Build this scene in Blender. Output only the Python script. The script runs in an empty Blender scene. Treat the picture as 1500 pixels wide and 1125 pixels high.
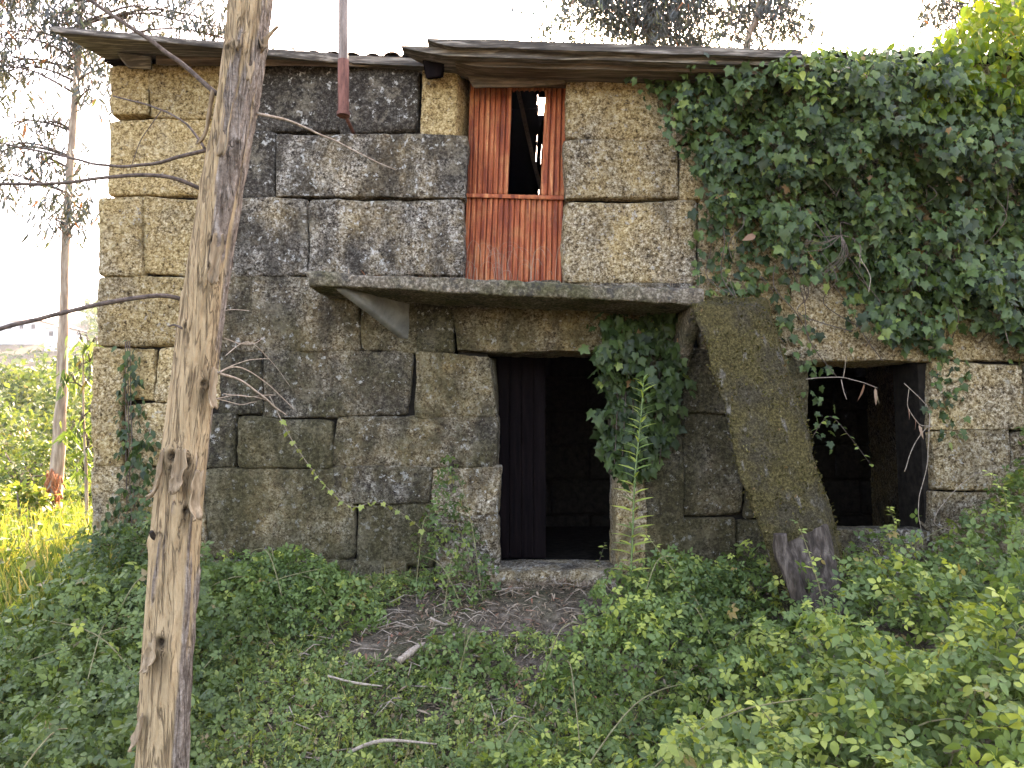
import bpy, math, random
import numpy as np
from mathutils import Vector, Matrix, noise
random.seed(7); rng = np.random.default_rng(7)
SC = bpy.context.scene
COL = SC.collection
# ------------------------------------------------------------------ camera, sky, sun, exposure
F, CX, CY, W0, H0 = 1083.0, 0.0, -6.0, 1500, 1125
CZ, PITCH = 0.96, math.radians(5.0)
cam = bpy.data.cameras.new('camera'); cam.lens = 36*F/W0; cam.sensor_width = 36; cam.clip_start = .05; cam.clip_end = 4000
co = bpy.data.objects.new('camera', cam); COL.objects.link(co); SC.camera = co
co.location = (CX, CY, CZ); co.rotation_euler = (math.pi/2+PITCH, 0, 0)
SUN_EL, SUN_AZ = math.radians(32), math.radians(12)
world = bpy.data.worlds.new('World'); SC.world = world; world.use_nodes = True
wn = world.node_tree
sky = wn.nodes.new('ShaderNodeTexSky'); sky.sky_type = 'NISHITA'; sky.sun_disc = False
sky.sun_elevation = SUN_EL; sky.sun_rotation = SUN_AZ; sky.air_density = 1.0; sky.dust_density = 4.0; sky.ozone_density = 1.0
bg = wn.nodes['Background']; bg.inputs[1].default_value = 0.13
wn.links.new(sky.outputs[0], bg.inputs[0])
sun = bpy.data.lights.new('sun', 'SUN'); sun.energy = 2.3; sun.angle = math.radians(.6); sun.color = (1, .93, .80)
so = bpy.data.objects.new('sun', sun); COL.objects.link(so)
sv = Vector((math.cos(SUN_EL)*math.sin(SUN_AZ), math.cos(SUN_EL)*math.cos(SUN_AZ), math.sin(SUN_EL)))
so.rotation_euler = sv.to_track_quat('Z', 'Y').to_euler(); so.location = (3, 12, 12)
SC.view_settings.view_transform = 'Standard'; SC.view_settings.look = 'None'
SC.view_settings.exposure = 3.85; SC.view_settings.gamma = 1
SC.view_settings.use_white_balance = True
SC.view_settings.white_balance_temperature = 7800
SC.view_settings.white_balance_tint = 22
SC.cycles.max_bounces = 7; SC.cycles.diffuse_bounces = 4; SC.cycles.transparent_max_bounces = 6
SC.cycles.use_denoising = True

def P(px, py, Y):
    """world point on the plane y = Y seen at photograph pixel (px, py)"""
    u, v = (px-W0/2)/F, (H0/2-py)/F
    d = Vector((u, math.cos(PITCH)-v*math.sin(PITCH), math.sin(PITCH)+v*math.cos(PITCH)))
    t = (Y-CY)/d.y
    return Vector((CX, CY, CZ)) + d*t
# ------------------------------------------------------------------ helpers: objects
WL = {}
def empty(name, loc, label=None, cat=None, group=None, parent=None):
    o = bpy.data.objects.new(name, None); COL.objects.link(o); o.empty_display_size = .1
    loc = Vector(loc); WL[o] = loc
    if parent: o.parent = parent; o.location = loc-WL[parent]
    else: o.location = loc
    tag(o, label, cat, group); return o
def tag(o, label=None, cat=None, group=None, kind=None):
    if label: o['label'] = label
    if cat: o['category'] = cat
    if group: o['group'] = group
    if kind: o['kind'] = kind
    return o
def mesh_np(name, V, Fc, mat, smooth=True, var=None):
    """V (n,3); Fc list of faces or (m,k) int array"""
    me = bpy.data.meshes.new(name); V = np.asarray(V, dtype=np.float32)
    if isinstance(Fc, np.ndarray):
        m, k = Fc.shape
        me.vertices.add(len(V)); me.vertices.foreach_set('co', V.ravel())
        me.loops.add(m*k); me.loops.foreach_set('vertex_index', Fc.astype(np.int32).ravel())
        me.polygons.add(m); me.polygons.foreach_set('loop_start', np.arange(0, m*k, k, dtype=np.int32))
        me.polygons.foreach_set('loop_total', np.full(m, k, dtype=np.int32)); me.update(calc_edges=True)
    else:
        me.from_pydata([tuple(v) for v in V], [], [tuple(f) for f in Fc]); me.update()
    me.polygons.foreach_set('use_smooth', np.full(len(me.polygons), smooth, dtype=bool))
    if mat: me.materials.append(mat)
    if var is not None:
        a = me.attributes.new('var', 'FLOAT_COLOR', 'POINT'); a.data.foreach_set('color', np.asarray(var, dtype=np.float32).ravel())
    return me
def obj(name, V, Fc, mat, parent=None, smooth=True, var=None, color=None, base=None):
    V = np.asarray(V, dtype=np.float64)
    c = (V.min(0)+V.max(0))/2; c[2] = V[:, 2].min() if base is None else base
    o = bpy.data.objects.new(name, mesh_np(name, V-c, Fc, mat, smooth, var)); COL.objects.link(o)
    WL[o] = Vector(c)
    if parent: o.parent = parent; o.location = Vector(c)-WL[parent]
    else: o.location = c
    if color: o.color = (*color, 1)
    return o
# ------------------------------------------------------------------ helpers: shapes
def axis_lines(L, r, step):
    r = min(r, L*.3)
    inner = np.linspace(r, L-r, max(2, int(round((L-2*r)/step))+1))
    return np.concatenate([[0, r*.3], inner, [L-r*.3, L]]), r
def rough_hex(front, back, step=.03, r=.03, amp=((.010, 4), (.005, 17), (.003, 45)), seed=0, wob=.012, wstep=None):
    """rounded rough block; front / back = quads TL, TR, BR, BL"""
    Fq = [Vector(p) for p in front]; Bq = [Vector(p) for p in back]
    lu = ((Fq[1]-Fq[0]).length+(Fq[2]-Fq[3]).length)/2
    lv = ((Fq[0]-Fq[3]).length+(Fq[1]-Fq[2]).length)/2
    lw = (Bq[0]-Fq[0]).length
    (us, ru), (vs, rv), (ws, rw) = axis_lines(lu, r, step), axis_lines(lv, r, step), axis_lines(lw, r, wstep or max(step, .07))
    rr = min(ru, rv, rw)
    nu, nv, nw = len(us), len(vs), len(ws)
    idx, pts, faces = {}, [], []
    def vid(i, j, k):
        key = (i, j, k)
        if key not in idx: idx[key] = len(pts); pts.append((us[i], vs[j], ws[k]))
        return idx[key]
    for i in range(nu-1):
        for j in range(nv-1):
            faces.append((vid(i, j, 0), vid(i+1, j, 0), vid(i+1, j+1, 0), vid(i, j+1, 0)))
            faces.append((vid(i, j, nw-1), vid(i, j+1, nw-1), vid(i+1, j+1, nw-1), vid(i+1, j, nw-1)))
    for i in range(nu-1):
        for k in range(nw-1):
            faces.append((vid(i, 0, k), vid(i, 0, k+1), vid(i+1, 0, k+1), vid(i+1, 0, k)))
            faces.append((vid(i, nv-1, k), vid(i+1, nv-1, k), vid(i+1, nv-1, k+1), vid(i, nv-1, k+1)))
    for j in range(nv-1):
        for k in range(nw-1):
            faces.append((vid(0, j, k), vid(0, j+1, k), vid(0, j+1, k+1), vid(0, j, k+1)))
            faces.append((vid(nu-1, j, k), vid(nu-1, j, k+1), vid(nu-1, j+1, k+1), vid(nu-1, j+1, k)))
    p = np.array(pts); L = np.array([lu, lv, lw])
    inner = np.clip(p, rr, L-rr); dlt = p-inner; n = np.linalg.norm(dlt, axis=1, keepdims=True); n[n == 0] = 1
    nrm = dlt/n; p = inner+rr*nrm
    u, v, w = (p/L).T
    A = [np.array(q) for q in Fq]; B = [np.array(q) for q in Bq]
    def bl(q): return ((1-u)*v)[:, None]*q[0]+(u*v)[:, None]*q[1]+(u*(1-v))[:, None]*q[2]+((1-u)*(1-v))[:, None]*q[3]
    X = bl(A)*(1-w)[:, None]+bl(B)*w[:, None]
    eu = np.array((Fq[1]-Fq[0]).normalized()); ev = np.array((Fq[0]-Fq[3]).normalized()); ew = np.array((Bq[0]-Fq[0]).normalized())
    Nw = nrm[:, :1]*eu+nrm[:, 1:2]*ev+nrm[:, 2:]*ew
    out = np.empty_like(X); so_ = Vector((seed*3.7, seed*1.9, seed*.77))
    for t in range(len(X)):
        q = Vector(X[t]); h = 0
        for a, f in amp: h += a*noise.noise(q*f+so_)
        wv = noise.noise_vector(q*2.4+so_)*wob+noise.noise_vector(q*9+so_)*(wob*.3)
        out[t] = X[t]+Nw[t]*h+np.array(wv)*(1-abs(Nw[t]))
    return out, faces
def tube(pts, rad, sides=6, cap=True, rough=0, seed=0):
    pts = [Vector(p) for p in pts]; n = len(pts)
    rad = [rad]*n if np.isscalar(rad) else rad
    V, Fc = [], []; prev = None
    for i, p in enumerate(pts):
        t = (pts[min(i+1, n-1)]-pts[max(i-1, 0)]).normalized()
        a = prev if prev is not None else (Vector((1, 0, 0)) if abs(t.x) < .8 else Vector((0, 1, 0)))
        a = (a-t*a.dot(t)).normalized(); b = t.cross(a); prev = a
        for s in range(sides):
            an = 2*math.pi*s/sides; d = a*math.cos(an)+b*math.sin(an)
            r = rad[i]
            if rough: r *= 1+rough*noise.noise(Vector((d.x*2.5, d.y*2.5, i*.31+seed)))
            V.append(p+d*r)
    for i in range(n-1):
        for s in range(sides):
            s2 = (s+1) % sides
            Fc.append((i*sides+s, i*sides+s2, (i+1)*sides+s2, (i+1)*sides+s))
    if cap: Fc.append(tuple(range(sides))[::-1]); Fc.append(tuple(range((n-1)*sides, n*sides)))
    return V, Fc
def smooth_path(pts, k=6):
    pts = [Vector(p) for p in pts]; out = []
    for i in range(len(pts)-1):
        p0, p1, p2, p3 = pts[max(i-1, 0)], pts[i], pts[i+1], pts[min(i+2, len(pts)-1)]
        for j in range(k):
            t = j/k
            out.append(.5*((2*p1)+(p2-p0)*t+(2*p0-5*p1+4*p2-p3)*t*t+(3*p1-p0-3*p2+p3)*t**3))
    return out+[pts[-1]]
def lerp_list(vals, n):
    return list(np.interp(np.linspace(0, 1, n), np.linspace(0, 1, len(vals)), vals))
def join(shapes):
    V, Fc = [], []
    for v, f in shapes:
        o = len(V); V.extend([tuple(x) for x in v]); Fc.extend([tuple(i+o for i in ff) for ff in f])
    return np.array(V), Fc
# ------------------------------------------------------------------ materials
class G:
    def __init__(s, name):
        s.m = bpy.data.materials.new(name); s.m.use_nodes = True; s.t = s.m.node_tree
        s.b = s.t.nodes['Principled BSDF']; s.pos = s.n('ShaderNodeNewGeometry').outputs['Position']
    def n(s, typ, inp=None, **kw):
        nd = s.t.nodes.new(typ)
        for k, v in kw.items(): setattr(nd, k, v)
        for k, v in (inp or {}).items(): s.set(nd.inputs[k], v)
        return nd
    def set(s, sock, v):
        if isinstance(v, bpy.types.NodeSocket): s.t.links.new(v, sock)
        elif isinstance(v, (tuple, list)) and len(v) == 3 and sock.type == 'RGBA': sock.default_value = (*v, 1)
        else: sock.default_value = v
    def noise(s, scale, detail=4, rough=.6, vec=None, dist=0):
        return s.n('ShaderNodeTexNoise', {'Vector': vec or s.pos, 'Scale': scale, 'Detail': detail, 'Roughness': rough, 'Distortion': dist}).outputs[0]
    def vscale(s, sc, vec=None):
        return s.n('ShaderNodeVectorMath', {0: vec or s.pos, 1: sc}, operation='MULTIPLY').outputs[0]
    def ramp(s, fac, stops, interp='LINEAR'):
        nd = s.n('ShaderNodeValToRGB', {0: fac}); e = nd.color_ramp; e.interpolation = interp
        while len(e.elements) < len(stops): e.elements.new(.5)
        for el, (p, c) in zip(e.elements, stops):
            el.position = p; el.color = (*c, 1) if isinstance(c, (tuple, list)) else (c, c, c, 1)
        return nd.outputs[0]
    def mix(s, fac, a, b, mode='MIX'):
        nd = s.n('ShaderNodeMix', data_type='RGBA', blend_type=mode)
        s.set(nd.inputs[0], fac); s.set(nd.inputs[6], a); s.set(nd.inputs[7], b); return nd.outputs[2]
    def math(s, op, a, b=0, clamp=False):
        nd = s.n('ShaderNodeMath', operation=op, use_clamp=clamp); s.set(nd.inputs[0], a); s.set(nd.inputs[1], b); return nd.outputs[0]
    def bump(s, h, strength=.6, dist=.01):
        nd = s.n('ShaderNodeBump', {'Height': h, 'Strength': strength, 'Distance': dist}); s.t.links.new(nd.outputs[0], s.b.inputs['Normal'])
    def out(s, col, rough=.9, spec=.2):
        s.set(s.b.inputs['Base Color'], col); s.set(s.b.inputs['Roughness'], rough); s.b.inputs['Specular IOR Level'].default_value = spec; return s.m

def granite(name):
    g = G(name)
    oc = g.n('ShaderNodeSeparateColor', {0: g.n('ShaderNodeObjectInfo').outputs['Color']}).outputs
    big, med, fine = g.noise(1.3, 3), g.noise(5, 5, .7), g.noise(31, 5, .84)
    cr = g.n('ShaderNodeSeparateColor', {0: g.n('ShaderNodeTexVoronoi', {'Vector': g.pos, 'Scale': 90.0}).outputs['Color']}).outputs[0]
    gr = g.math('ADD', g.math('MULTIPLY', fine, .84), g.math('ADD', g.math('MULTIPLY', cr, .10), g.math('MULTIPLY', med, .06)))
    yel = g.ramp(gr, [(.35, (.035, .021, .009)), (.43, (.20, .128, .050)), (.495, (.40, .275, .115)), (.56, (.56, .415, .20)), (.65, (.78, .66, .40))])
    gry = g.ramp(gr, [(.38, (.014, .011, .008)), (.44, (.066, .053, .040)), (.50, (.19, .16, .122)), (.55, (.36, .315, .25)), (.62, (.74, .69, .59))])
    fy = g.ramp(g.math('ADD', g.math('MULTIPLY', oc[0], .85), g.math('MULTIPLY', g.math('SUBTRACT', g.math('ADD', g.math('MULTIPLY', big, .55), g.math('MULTIPLY', med, .45)), .45), 2.6)), [(.15, 0.0), (.85, 1.0)])
    c = g.mix(fy, gry, yel)
    # dark weathering crust in patches that run across the joints, broken up by the grain
    run = g.noise(1, 5, .68, g.vscale((3.4, 3.4, 1.9)), .4)
    dm = g.math('ADD', g.math('ADD', g.math('MULTIPLY', run, .55), g.math('MULTIPLY', med, .20)), g.math('ADD', g.math('MULTIPLY', fine, .25), g.math('MULTIPLY', g.math('SUBTRACT', oc[1], .5), .30)))
    c = g.mix(g.math('MULTIPLY', g.ramp(dm, [(.44, 0.0), (.55, 1.0)]), .82), c, (.024, .019, .014))
    pale = g.ramp(g.math('ADD', g.math('MULTIPLY', g.noise(2.2, 4, .7), .75), g.math('MULTIPLY', fine, .25)), [(.54, 0.0), (.66, 1.0)])
    c = g.mix(g.math('MULTIPLY', pale, .40), c, (.46, .39, .27))
    rb = g.n('ShaderNodeMapRange', {0: g.n('ShaderNodeObjectInfo').outputs['Random'], 3: .82, 4: 1.20}).outputs[0]
    c = g.mix(1.0, c, g.n('ShaderNodeCombineColor', {0: rb, 1: rb, 2: rb}).outputs[0], 'MULTIPLY')
    lw = g.math('SUBTRACT', 1.0, g.math('MULTIPLY', oc[0], .75))
    # pale lichen specks and patches
    li = g.noise(21, 4, .72)
    c = g.mix(g.math('MULTIPLY', g.ramp(g.math('ADD', g.math('MULTIPLY', li, .7), g.math('MULTIPLY', med, .3)), [(.57, 0.0), (.62, 1.0)]), lw), c, (.56, .54, .48))
    # moss
    mo = g.noise(2.4, 5, .7); mm = g.ramp(g.math('ADD', g.math('ADD', g.math('MULTIPLY', mo, .62), g.math('MULTIPLY', fine, .38)), g.math('MULTIPLY', g.math('SUBTRACT', oc[2], .5), .5)), [(.47, 0.0), (.66, 1.0)])
    mcol = g.ramp(fine, [(.3, (.016, .015, .006)), (.5, (.062, .054, .020)), (.68, (.15, .125, .05))])
    c = g.mix(g.math('MULTIPLY', mm, .66), c, mcol)
    g.bump(g.math('ADD', fine, g.math('MULTIPLY', li, .8)), 1.0, .04)
    return g.out(c, .93, .15)
M = {}
M['granite'] = granite('granite')
def simple(name, stops, scale=(8, 8, 8), ns=1.0, detail=6, rough=.85, bump=.4, dist=.01, spec=.12, extra=None):
    g = G(name); n = g.noise(ns, detail, .65, g.vscale(scale), .3)
    c = g.ramp(n, stops)
    if extra: c = extra(g, c)
    g.bump(n, bump, dist); return g.out(c, rough, spec)
M['core'] = simple('mortar_and_interior_shade', [(.3, (.008, .007, .006)), (.7, (.030, .025, .020))], (14,)*3, spec=.0, rough=1)  # joint mortar; on inner walls its near-black colour stands in for interior shade
M['wood_grey'] = simple('weathered_wood', [(.3, (.035, .03, .025)), (.5, (.085, .070, .055)), (.66, (.28, .24, .19))], (3.0, 34, 40), 1, 7, .85, .7, .012)
M['wood_brown'] = simple('old_timber', [(.3, (.03, .022, .014)), (.52, (.10, .072, .048)), (.72, (.24, .185, .13))], (2.2, 30, 34), 1, 7, .85, .7, .012)
M['wood_dark'] = simple('timber_with_shade', [(.3, (.004, .0035, .004)), (.7, (.012, .008, .008))], (30, 30, 2), 1, 5, spec=.0, rough=1)  # near-black base: the darkness inside the house is put into the timber colour
M['wood_grain_up'] = simple('grey_plank', [(.3, (.012, .009, .006)), (.50, (.045, .034, .026)), (.70, (.125, .10, .08))], (30, 30, 7), 1, 7, .85, .8, .012)
M['concrete'] = None
g = G('mossy_concrete')
n1, n2, n3 = g.noise(40, 6, .7), g.noise(3, 5, .6), g.noise(11, 5, .65)
c = g.ramp(n1, [(.3, (.03, .024, .017)), (.5, (.115, .092, .064)), (.68, (.33, .285, .22))])
c = g.mix(g.math('MULTIPLY', g.ramp(n2, [(.42, 0.0), (.62, 1.0)]), .75), c, g.ramp(n1, [(.35, (.022, .022, .008)), (.65, (.085, .08, .03))]))
c = g.mix(g.math('MULTIPLY', g.ramp(n3, [(.55, 0.0), (.65, 1.0)]), .7), c, (.03, .028, .025))
g.bump(g.math('ADD', n1, n3), .8, .015); M['concrete'] = g.out(c, .95, .15)
g = G('moss_slab')
n1, n2, n3 = g.noise(60, 5, .75), g.noise(3.2, 5, .65), g.noise(9, 5, .6, g.vscale((1.6, 1.6, .5)))
moss = g.ramp(n1, [(.3, (.016, .013, .007)), (.46, (.060, .048, .019)), (.6, (.125, .100, .040)), (.72, (.23, .19, .09))])
bare = g.ramp(n1, [(.3, (.05, .045, .038)), (.55, (.20, .18, .15)), (.7, (.42, .40, .36))])
c = g.mix(g.math('MULTIPLY', g.ramp(n3, [(.60, 0.0), (.68, 1.0)]), .8), moss, bare)
c = g.mix(g.math('MULTIPLY', g.ramp(n2, [(.45, 0.0), (.60, 1.0)]), .7), c, g.ramp(n1, [(.35, (.014, .012, .008)), (.65, (.085, .072, .052))]))
g.bump(n1, 1.0, .03); M['moss_slab'] = g.out(c, .98, .05)
M['bracket'] = simple('grey_cement', [(.3, (.09, .088, .078)), (.55, (.17, .165, .145)), (.75, (.27, .26, .23))], (5,)*3, bump=.3)
# rusty sheet
g = G('rusty_sheet')
st = g.noise(1, 6, .7, g.vscale((26, 26, 1.6))); bl = g.noise(5, 5, .65); fi = g.noise(60, 4, .7)
c = g.ramp(st, [(.28, (.05, .016, .013)), (.44, (.19, .040, .016)), (.56, (.34, .090, .032)), (.70, (.56, .26, .11))])
c = g.mix(g.math('MULTIPLY', g.ramp(bl, [(.5, 0.0), (.68, 1.0)]), .6), c, (.40, .17, .065))
c = g.mix(g.math('MULTIPLY', g.ramp(fi, [(.54, 0.0), (.66, 1.0)]), .45), c, (.06, .02, .016))
g.bump(fi, .3, .004); M['rust'] = g.out(c, .75, .25)
M['metal_grey'] = simple('grey_paint_pipe', [(.35, (.13, .095, .075)), (.6, (.26, .205, .17))], (30, 30, 4), rough=.6, bump=.2)
M['metal_red'] = simple('rusty_pipe', [(.35, (.075, .034, .026)), (.6, (.20, .088, .066))], (30, 30, 6), rough=.8, bump=.3)
# bark
g = G('peeling_bark')
vm = g.n('ShaderNodeSeparateColor', {0: g.n('ShaderNodeAttribute', attribute_name='var').outputs['Color']}).outputs
n1, n2, n3 = g.noise(1, 6, .72, g.vscale((44, 44, 8)), .8), g.noise(1, 4, .65, g.vscale((14, 14, 4))), g.noise(80, 4, .75)
c = g.ramp(g.math('ADD', g.math('MULTIPLY', n1, .7), g.math('MULTIPLY', n2, .3)), [(.28, (.10, .062, .036)), (.39, (.26, .176, .094)), (.50, (.385, .272, .150)), (.62, (.46, .335, .192)), (.74, (.58, .455, .285))])
old = g.ramp(g.math('ADD', g.math('MULTIPLY', n1, .6), g.math('MULTIPLY', n3, .4)), [(.32, (.05, .037, .028)), (.48, (.19, .145, .11)), (.60, (.34, .28, .225)), (.72, (.50, .44, .38))])
c = g.mix(vm[0], c, old)
ck = g.noise(1, 3, .6, g.vscale((34, 34, 2.2)), 1.2); crk = g.ramp(ck, [(.470, 0.0), (.492, 1.0), (.508, 1.0), (.53, 0.0)])
c = g.mix(g.math('MULTIPLY', crk, .6), c, (.06, .038, .024))
c = g.mix(g.math('MULTIPLY', vm[1], .9), c, (.028, .020, .014))
g.bump(g.math('ADD', g.math('ADD', n1, g.math('MULTIPLY', n3, .35)), g.math('MULTIPLY', crk, -.5)), 1.0, .016); M['bark'] = g.out(c, .9, .15)
M['bark_strip'] = simple('bark_strip', [(.3, (.07, .046, .026)), (.5, (.22, .155, .092)), (.7, (.38, .285, .18))], (40, 40, 5), bump=.5)
M['bark_dark'] = simple('knot', [(.3, (.012, .01, .008)), (.7, (.07, .05, .035))], (50, 50, 50), bump=.6)
M['bark_white'] = simple('resin_crust', [(.3, (.22, .20, .18)), (.7, (.62, .60, .58))], (60, 60, 60), bump=.6)
M['bark_far'] = simple('young_bark', [(.3, (.12, .085, .06)), (.5, (.28, .21, .15)), (.7, (.45, .37, .28))], (20, 20, 3))
M['bark_red'] = simple('red_shed_bark', [(.3, (.10, .035, .015)), (.5, (.30, .11, .05)), (.7, (.48, .22, .11))], (50, 50, 6))
M['twig'] = simple('twig', [(.3, (.035, .025, .02)), (.7, (.16, .12, .095))], (60,)*3)
M['twig_pale'] = simple('dry_twig', [(.3, (.14, .10, .07)), (.7, (.40, .33, .25))], (60,)*3)
M['stem_green'] = simple('green_stem', [(.3, (.06, .09, .03)), (.7, (.16, .21, .08))], (40,)*3)
M['cane'] = simple('bramble_cane', [(.3, (.08, .05, .03)), (.6, (.20, .19, .09))], (30,)*3)
# ground
g = G('forest_floor')
n1, n2, n3 = g.noise(1.2, 5, .6), g.noise(14, 6, .7), g.noise(70, 4, .7)
c = g.ramp(n2, [(.3, (.022, .017, .011)), (.5, (.085, .066, .046)), (.7, (.21, .17, .125))])
c = g.mix(g.math('MULTIPLY', g.ramp(n3, [(.5, 0.0), (.66, 1.0)]), .6), c, (.26, .20, .14))
c = g.mix(g.math('MULTIPLY', g.ramp(n1, [(.45, 0.0), (.62, 1.0)]), .6), c, g.ramp(n2, [(.3, (.015, .022, .007)), (.7, (.07, .085, .025))]))
g.bump(g.math('ADD', n2, g.math('MULTIPLY', n3, .5)), .9, .03); M['ground'] = g.out(c, .97, .1)
def leafmat(name, dark, mid, young, old, trans=.35, rough=.45, spec=.4):
    g = G(name)
    a = g.n('ShaderNodeAttribute', attribute_name='var').outputs['Color']
    v = g.n('ShaderNodeSeparateColor', {0: a}).outputs
    n = g.noise(35, 3, .6)
    c = g.mix(v[0], dark, mid); c = g.mix(v[1], c, young); c = g.mix(v[2], c, old)
    c = g.mix(g.ramp(n, [(.4, 0.0), (.75, .35)]), c, g.mix(.5, c, (.02, .025, .008)))
    g.set(g.b.inputs['Base Color'], c); g.b.inputs['Roughness'].default_value = rough; g.b.inputs['Specular IOR Level'].default_value = spec
    tr = g.n('ShaderNodeBsdfTranslucent', {'Color': g.mix(1.0, c, (1.5, 1.5, .6), 'MULTIPLY')})
    ms = g.n('ShaderNodeMixShader', {0: trans, 1: g.b.outputs[0], 2: tr.outputs[0]})
    g.t.links.new(ms.outputs[0], g.t.nodes['Material Output'].inputs[0]); return g.m
M['ivy'] = leafmat('ivy_leaf', (.012, .025, .006), (.082, .128, .032), (.18, .22, .05), (.22, .11, .045), .25, .5, .3)
M['bramble'] = leafmat('bramble_leaf', (.032, .062, .016), (.15, .215, .055), (.36, .39, .075), (.26, .17, .06), .32, .5, .35)
M['weed'] = leafmat('weed_leaf', (.036, .060, .018), (.14, .19, .055), (.30, .33, .075), (.25, .18, .09), .3, .55, .3)
M['sunny'] = leafmat('sunlit_creeper_leaf', (.06, .11, .015), (.13, .20, .025), (.25, .28, .03), (.30, .17, .04), .5, .5, .3)
M['euca'] = leafmat('eucalyptus_leaf', (.035, .04, .035), (.085, .09, .075), (.16, .18, .06), (.28, .11, .05), .12, .45, .4)
M['tree'] = leafmat('tree_leaf', (.035, .06, .02), (.10, .14, .035), (.17, .19, .06), (.22, .16, .06), .25, .6, .25)
M['grass'] = leafmat('grass_blade', (.05, .085, .02), (.13, .18, .04), (.30, .28, .07), (.36, .27, .12), .4, .6, .2)
M['moss'] = leafmat('moss_tuft', (.030, .026, .010), (.10, .085, .030), (.22, .185, .075), (.16, .10, .05), .2, .9, .05)
M['litter'] = leafmat('dry_leaf', (.10, .065, .04), (.24, .17, .11), (.38, .29, .20), (.25, .10, .06), .15, .8, .2)
# ------------------------------------------------------------------ leaves
def leaflet(w=.5, fold=.10, droop=.12):
    ys = [0, .22, .52, .8, 1.0]; ws = [0, .8, 1, .55, 0]
    V, Fc = [(0, 0, 0)], []
    for y, q in zip(ys[1:4], ws[1:4]):
        z = -droop*y*y
        V += [(-w*q/2, y-.05, z+fold*q), (0, y, z), (w*q/2, y-.05, z+fold*q)]
    V.append((0, 1, -droop))
    Fc = [(0, 2, 1), (0, 3, 2), (1, 2, 5), (1, 5, 4), (2, 3, 6), (2, 6, 5), (4, 5, 8), (4, 8, 7), (5, 6, 9), (5, 9, 8), (7, 8, 10), (8, 9, 10)]
    return np.array(V, float), np.array(Fc)
def compound(angs, scales, offs, w=.60, tilt=.25):
    Vs, Fs, o = [], [], 0
    for a, s, y0 in zip(angs, scales, offs):
        v, f = leaflet(w); v = v*s; v[:, 2] -= tilt*abs(math.sin(a))*v[:, 1]*.3
        c, sn = math.cos(a), math.sin(a)
        v[:, 1] += .10; x = v[:, 0]*c+v[:, 1]*sn; y = -v[:, 0]*sn+v[:, 1]*c
        v[:, 0] = x; v[:, 1] = y+y0; Vs.append(v); Fs.append(f+o); o += len(v)
    st = np.array([(-.012, -.35, -.03), (.012, -.35, -.03), (.012, y0, 0), (-.012, y0, 0)]); Vs.append(st); Fs.append(np.array([(0, 1, 2), (0, 2, 3)])+o)
    return np.concatenate(Vs), np.concatenate(Fs)
T_TRI = compound((0, 1.15, -1.15), (.66, .52, .52), (.10, 0, 0))
T_PENT = compound((0, .8, -.8, 1.75, -1.75), (.6, .52, .52, .4, .4), (.1, .03, .03, 0, 0))
def ivy_leaf():
    out = [(0, -.02), (.20, -.14), (.40, -.06), (.36, .16), (.56, .40), (.30, .48), (.20, .66), (0, 1.0)]
    R = [(x, y) for x, y in out]; Lf = [(-x, y) for x, y in out[1:-1]][::-1]
    ring = R+Lf
    V = [(0, .28, .07)]+[(x, y, -.10*abs(x)-.10*y*y+(.05 if i % 2 else -.02)) for i, (x, y) in enumerate(ring)]
    n = len(ring); Fc = [(0, 1+i, 1+(i+1) % n) for i in range(n)]
    V += [(-.012, 0, -.01), (.012, 0, -.01), (.01, -.4, -.16)]; Fc.append((n+1, n+3, n+2))
    return np.array(V, float), np.array(Fc)
T_IVY = ivy_leaf()
T_LANCE = leaflet(.17, .02, .25)
T_OVAL = leaflet(.55, .08, .2)
T_SIMPLE = (np.array([(0, 0, 0), (-.28, .5, .05), (0, .5, -.03), (.28, .5, .05), (0, 1, -.12)], float), np.array([(0, 2, 1), (0, 3, 2), (1, 2, 4), (2, 3, 4)]))
T_BLADE = (np.array([(-.02, 0, 0), (.02, 0, 0), (.016, .5, .03), (-.016, .5, .03), (0, 1, .16)], float), np.array([(0, 1, 2), (0, 2, 3), (3, 2, 4)]))
T_SLIM = (np.array([(0, 0, 0), (-.075, .4, .0), (.075, .4, .0), (0, 1, -.08)], float), np.array([(0, 2, 1), (1, 2, 3)]))
def frames(d, n):
    y = d/np.linalg.norm(d, axis=1, keepdims=True)
    z = n-(n*y).sum(1, keepdims=True)*y; z /= np.linalg.norm(z, axis=1, keepdims=True)+1e-9
    return np.stack([np.cross(y, z), y, z], axis=2)
def leaf_shape(tpl, p, R, s, curl=None):
    T, Fc = tpl; N, k = len(p), len(T)
    V = np.einsum('nij,kj->nki', R, T)*s[:, None, None]+p[:, None, :]
    Fa = (Fc[None]+(np.arange(N)*k)[:, None, None]).reshape(-1, 3)
    return V.reshape(-1, 3), Fa
def var_of(N, lo=0, hi=1, young=.12, old=.01):
    v = np.zeros((N, 4)); v[:, 0] = rng.uniform(lo, hi, N); v[:, 3] = 1
    v[:, 1] = (rng.random(N) < young)*rng.uniform(.4, 1, N); v[:, 2] = (rng.random(N) < old)*rng.uniform(.5, 1, N)
    return v
def foliage(name, tpl, p, R, s, var, mat, parent=None, kind='stuff'):
    V, Fa = leaf_shape(tpl, p, R, s)
    o = obj(name, V, Fa, mat, parent, True, np.repeat(var, len(tpl[0]), axis=0)); o['kind'] = kind; return o
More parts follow.
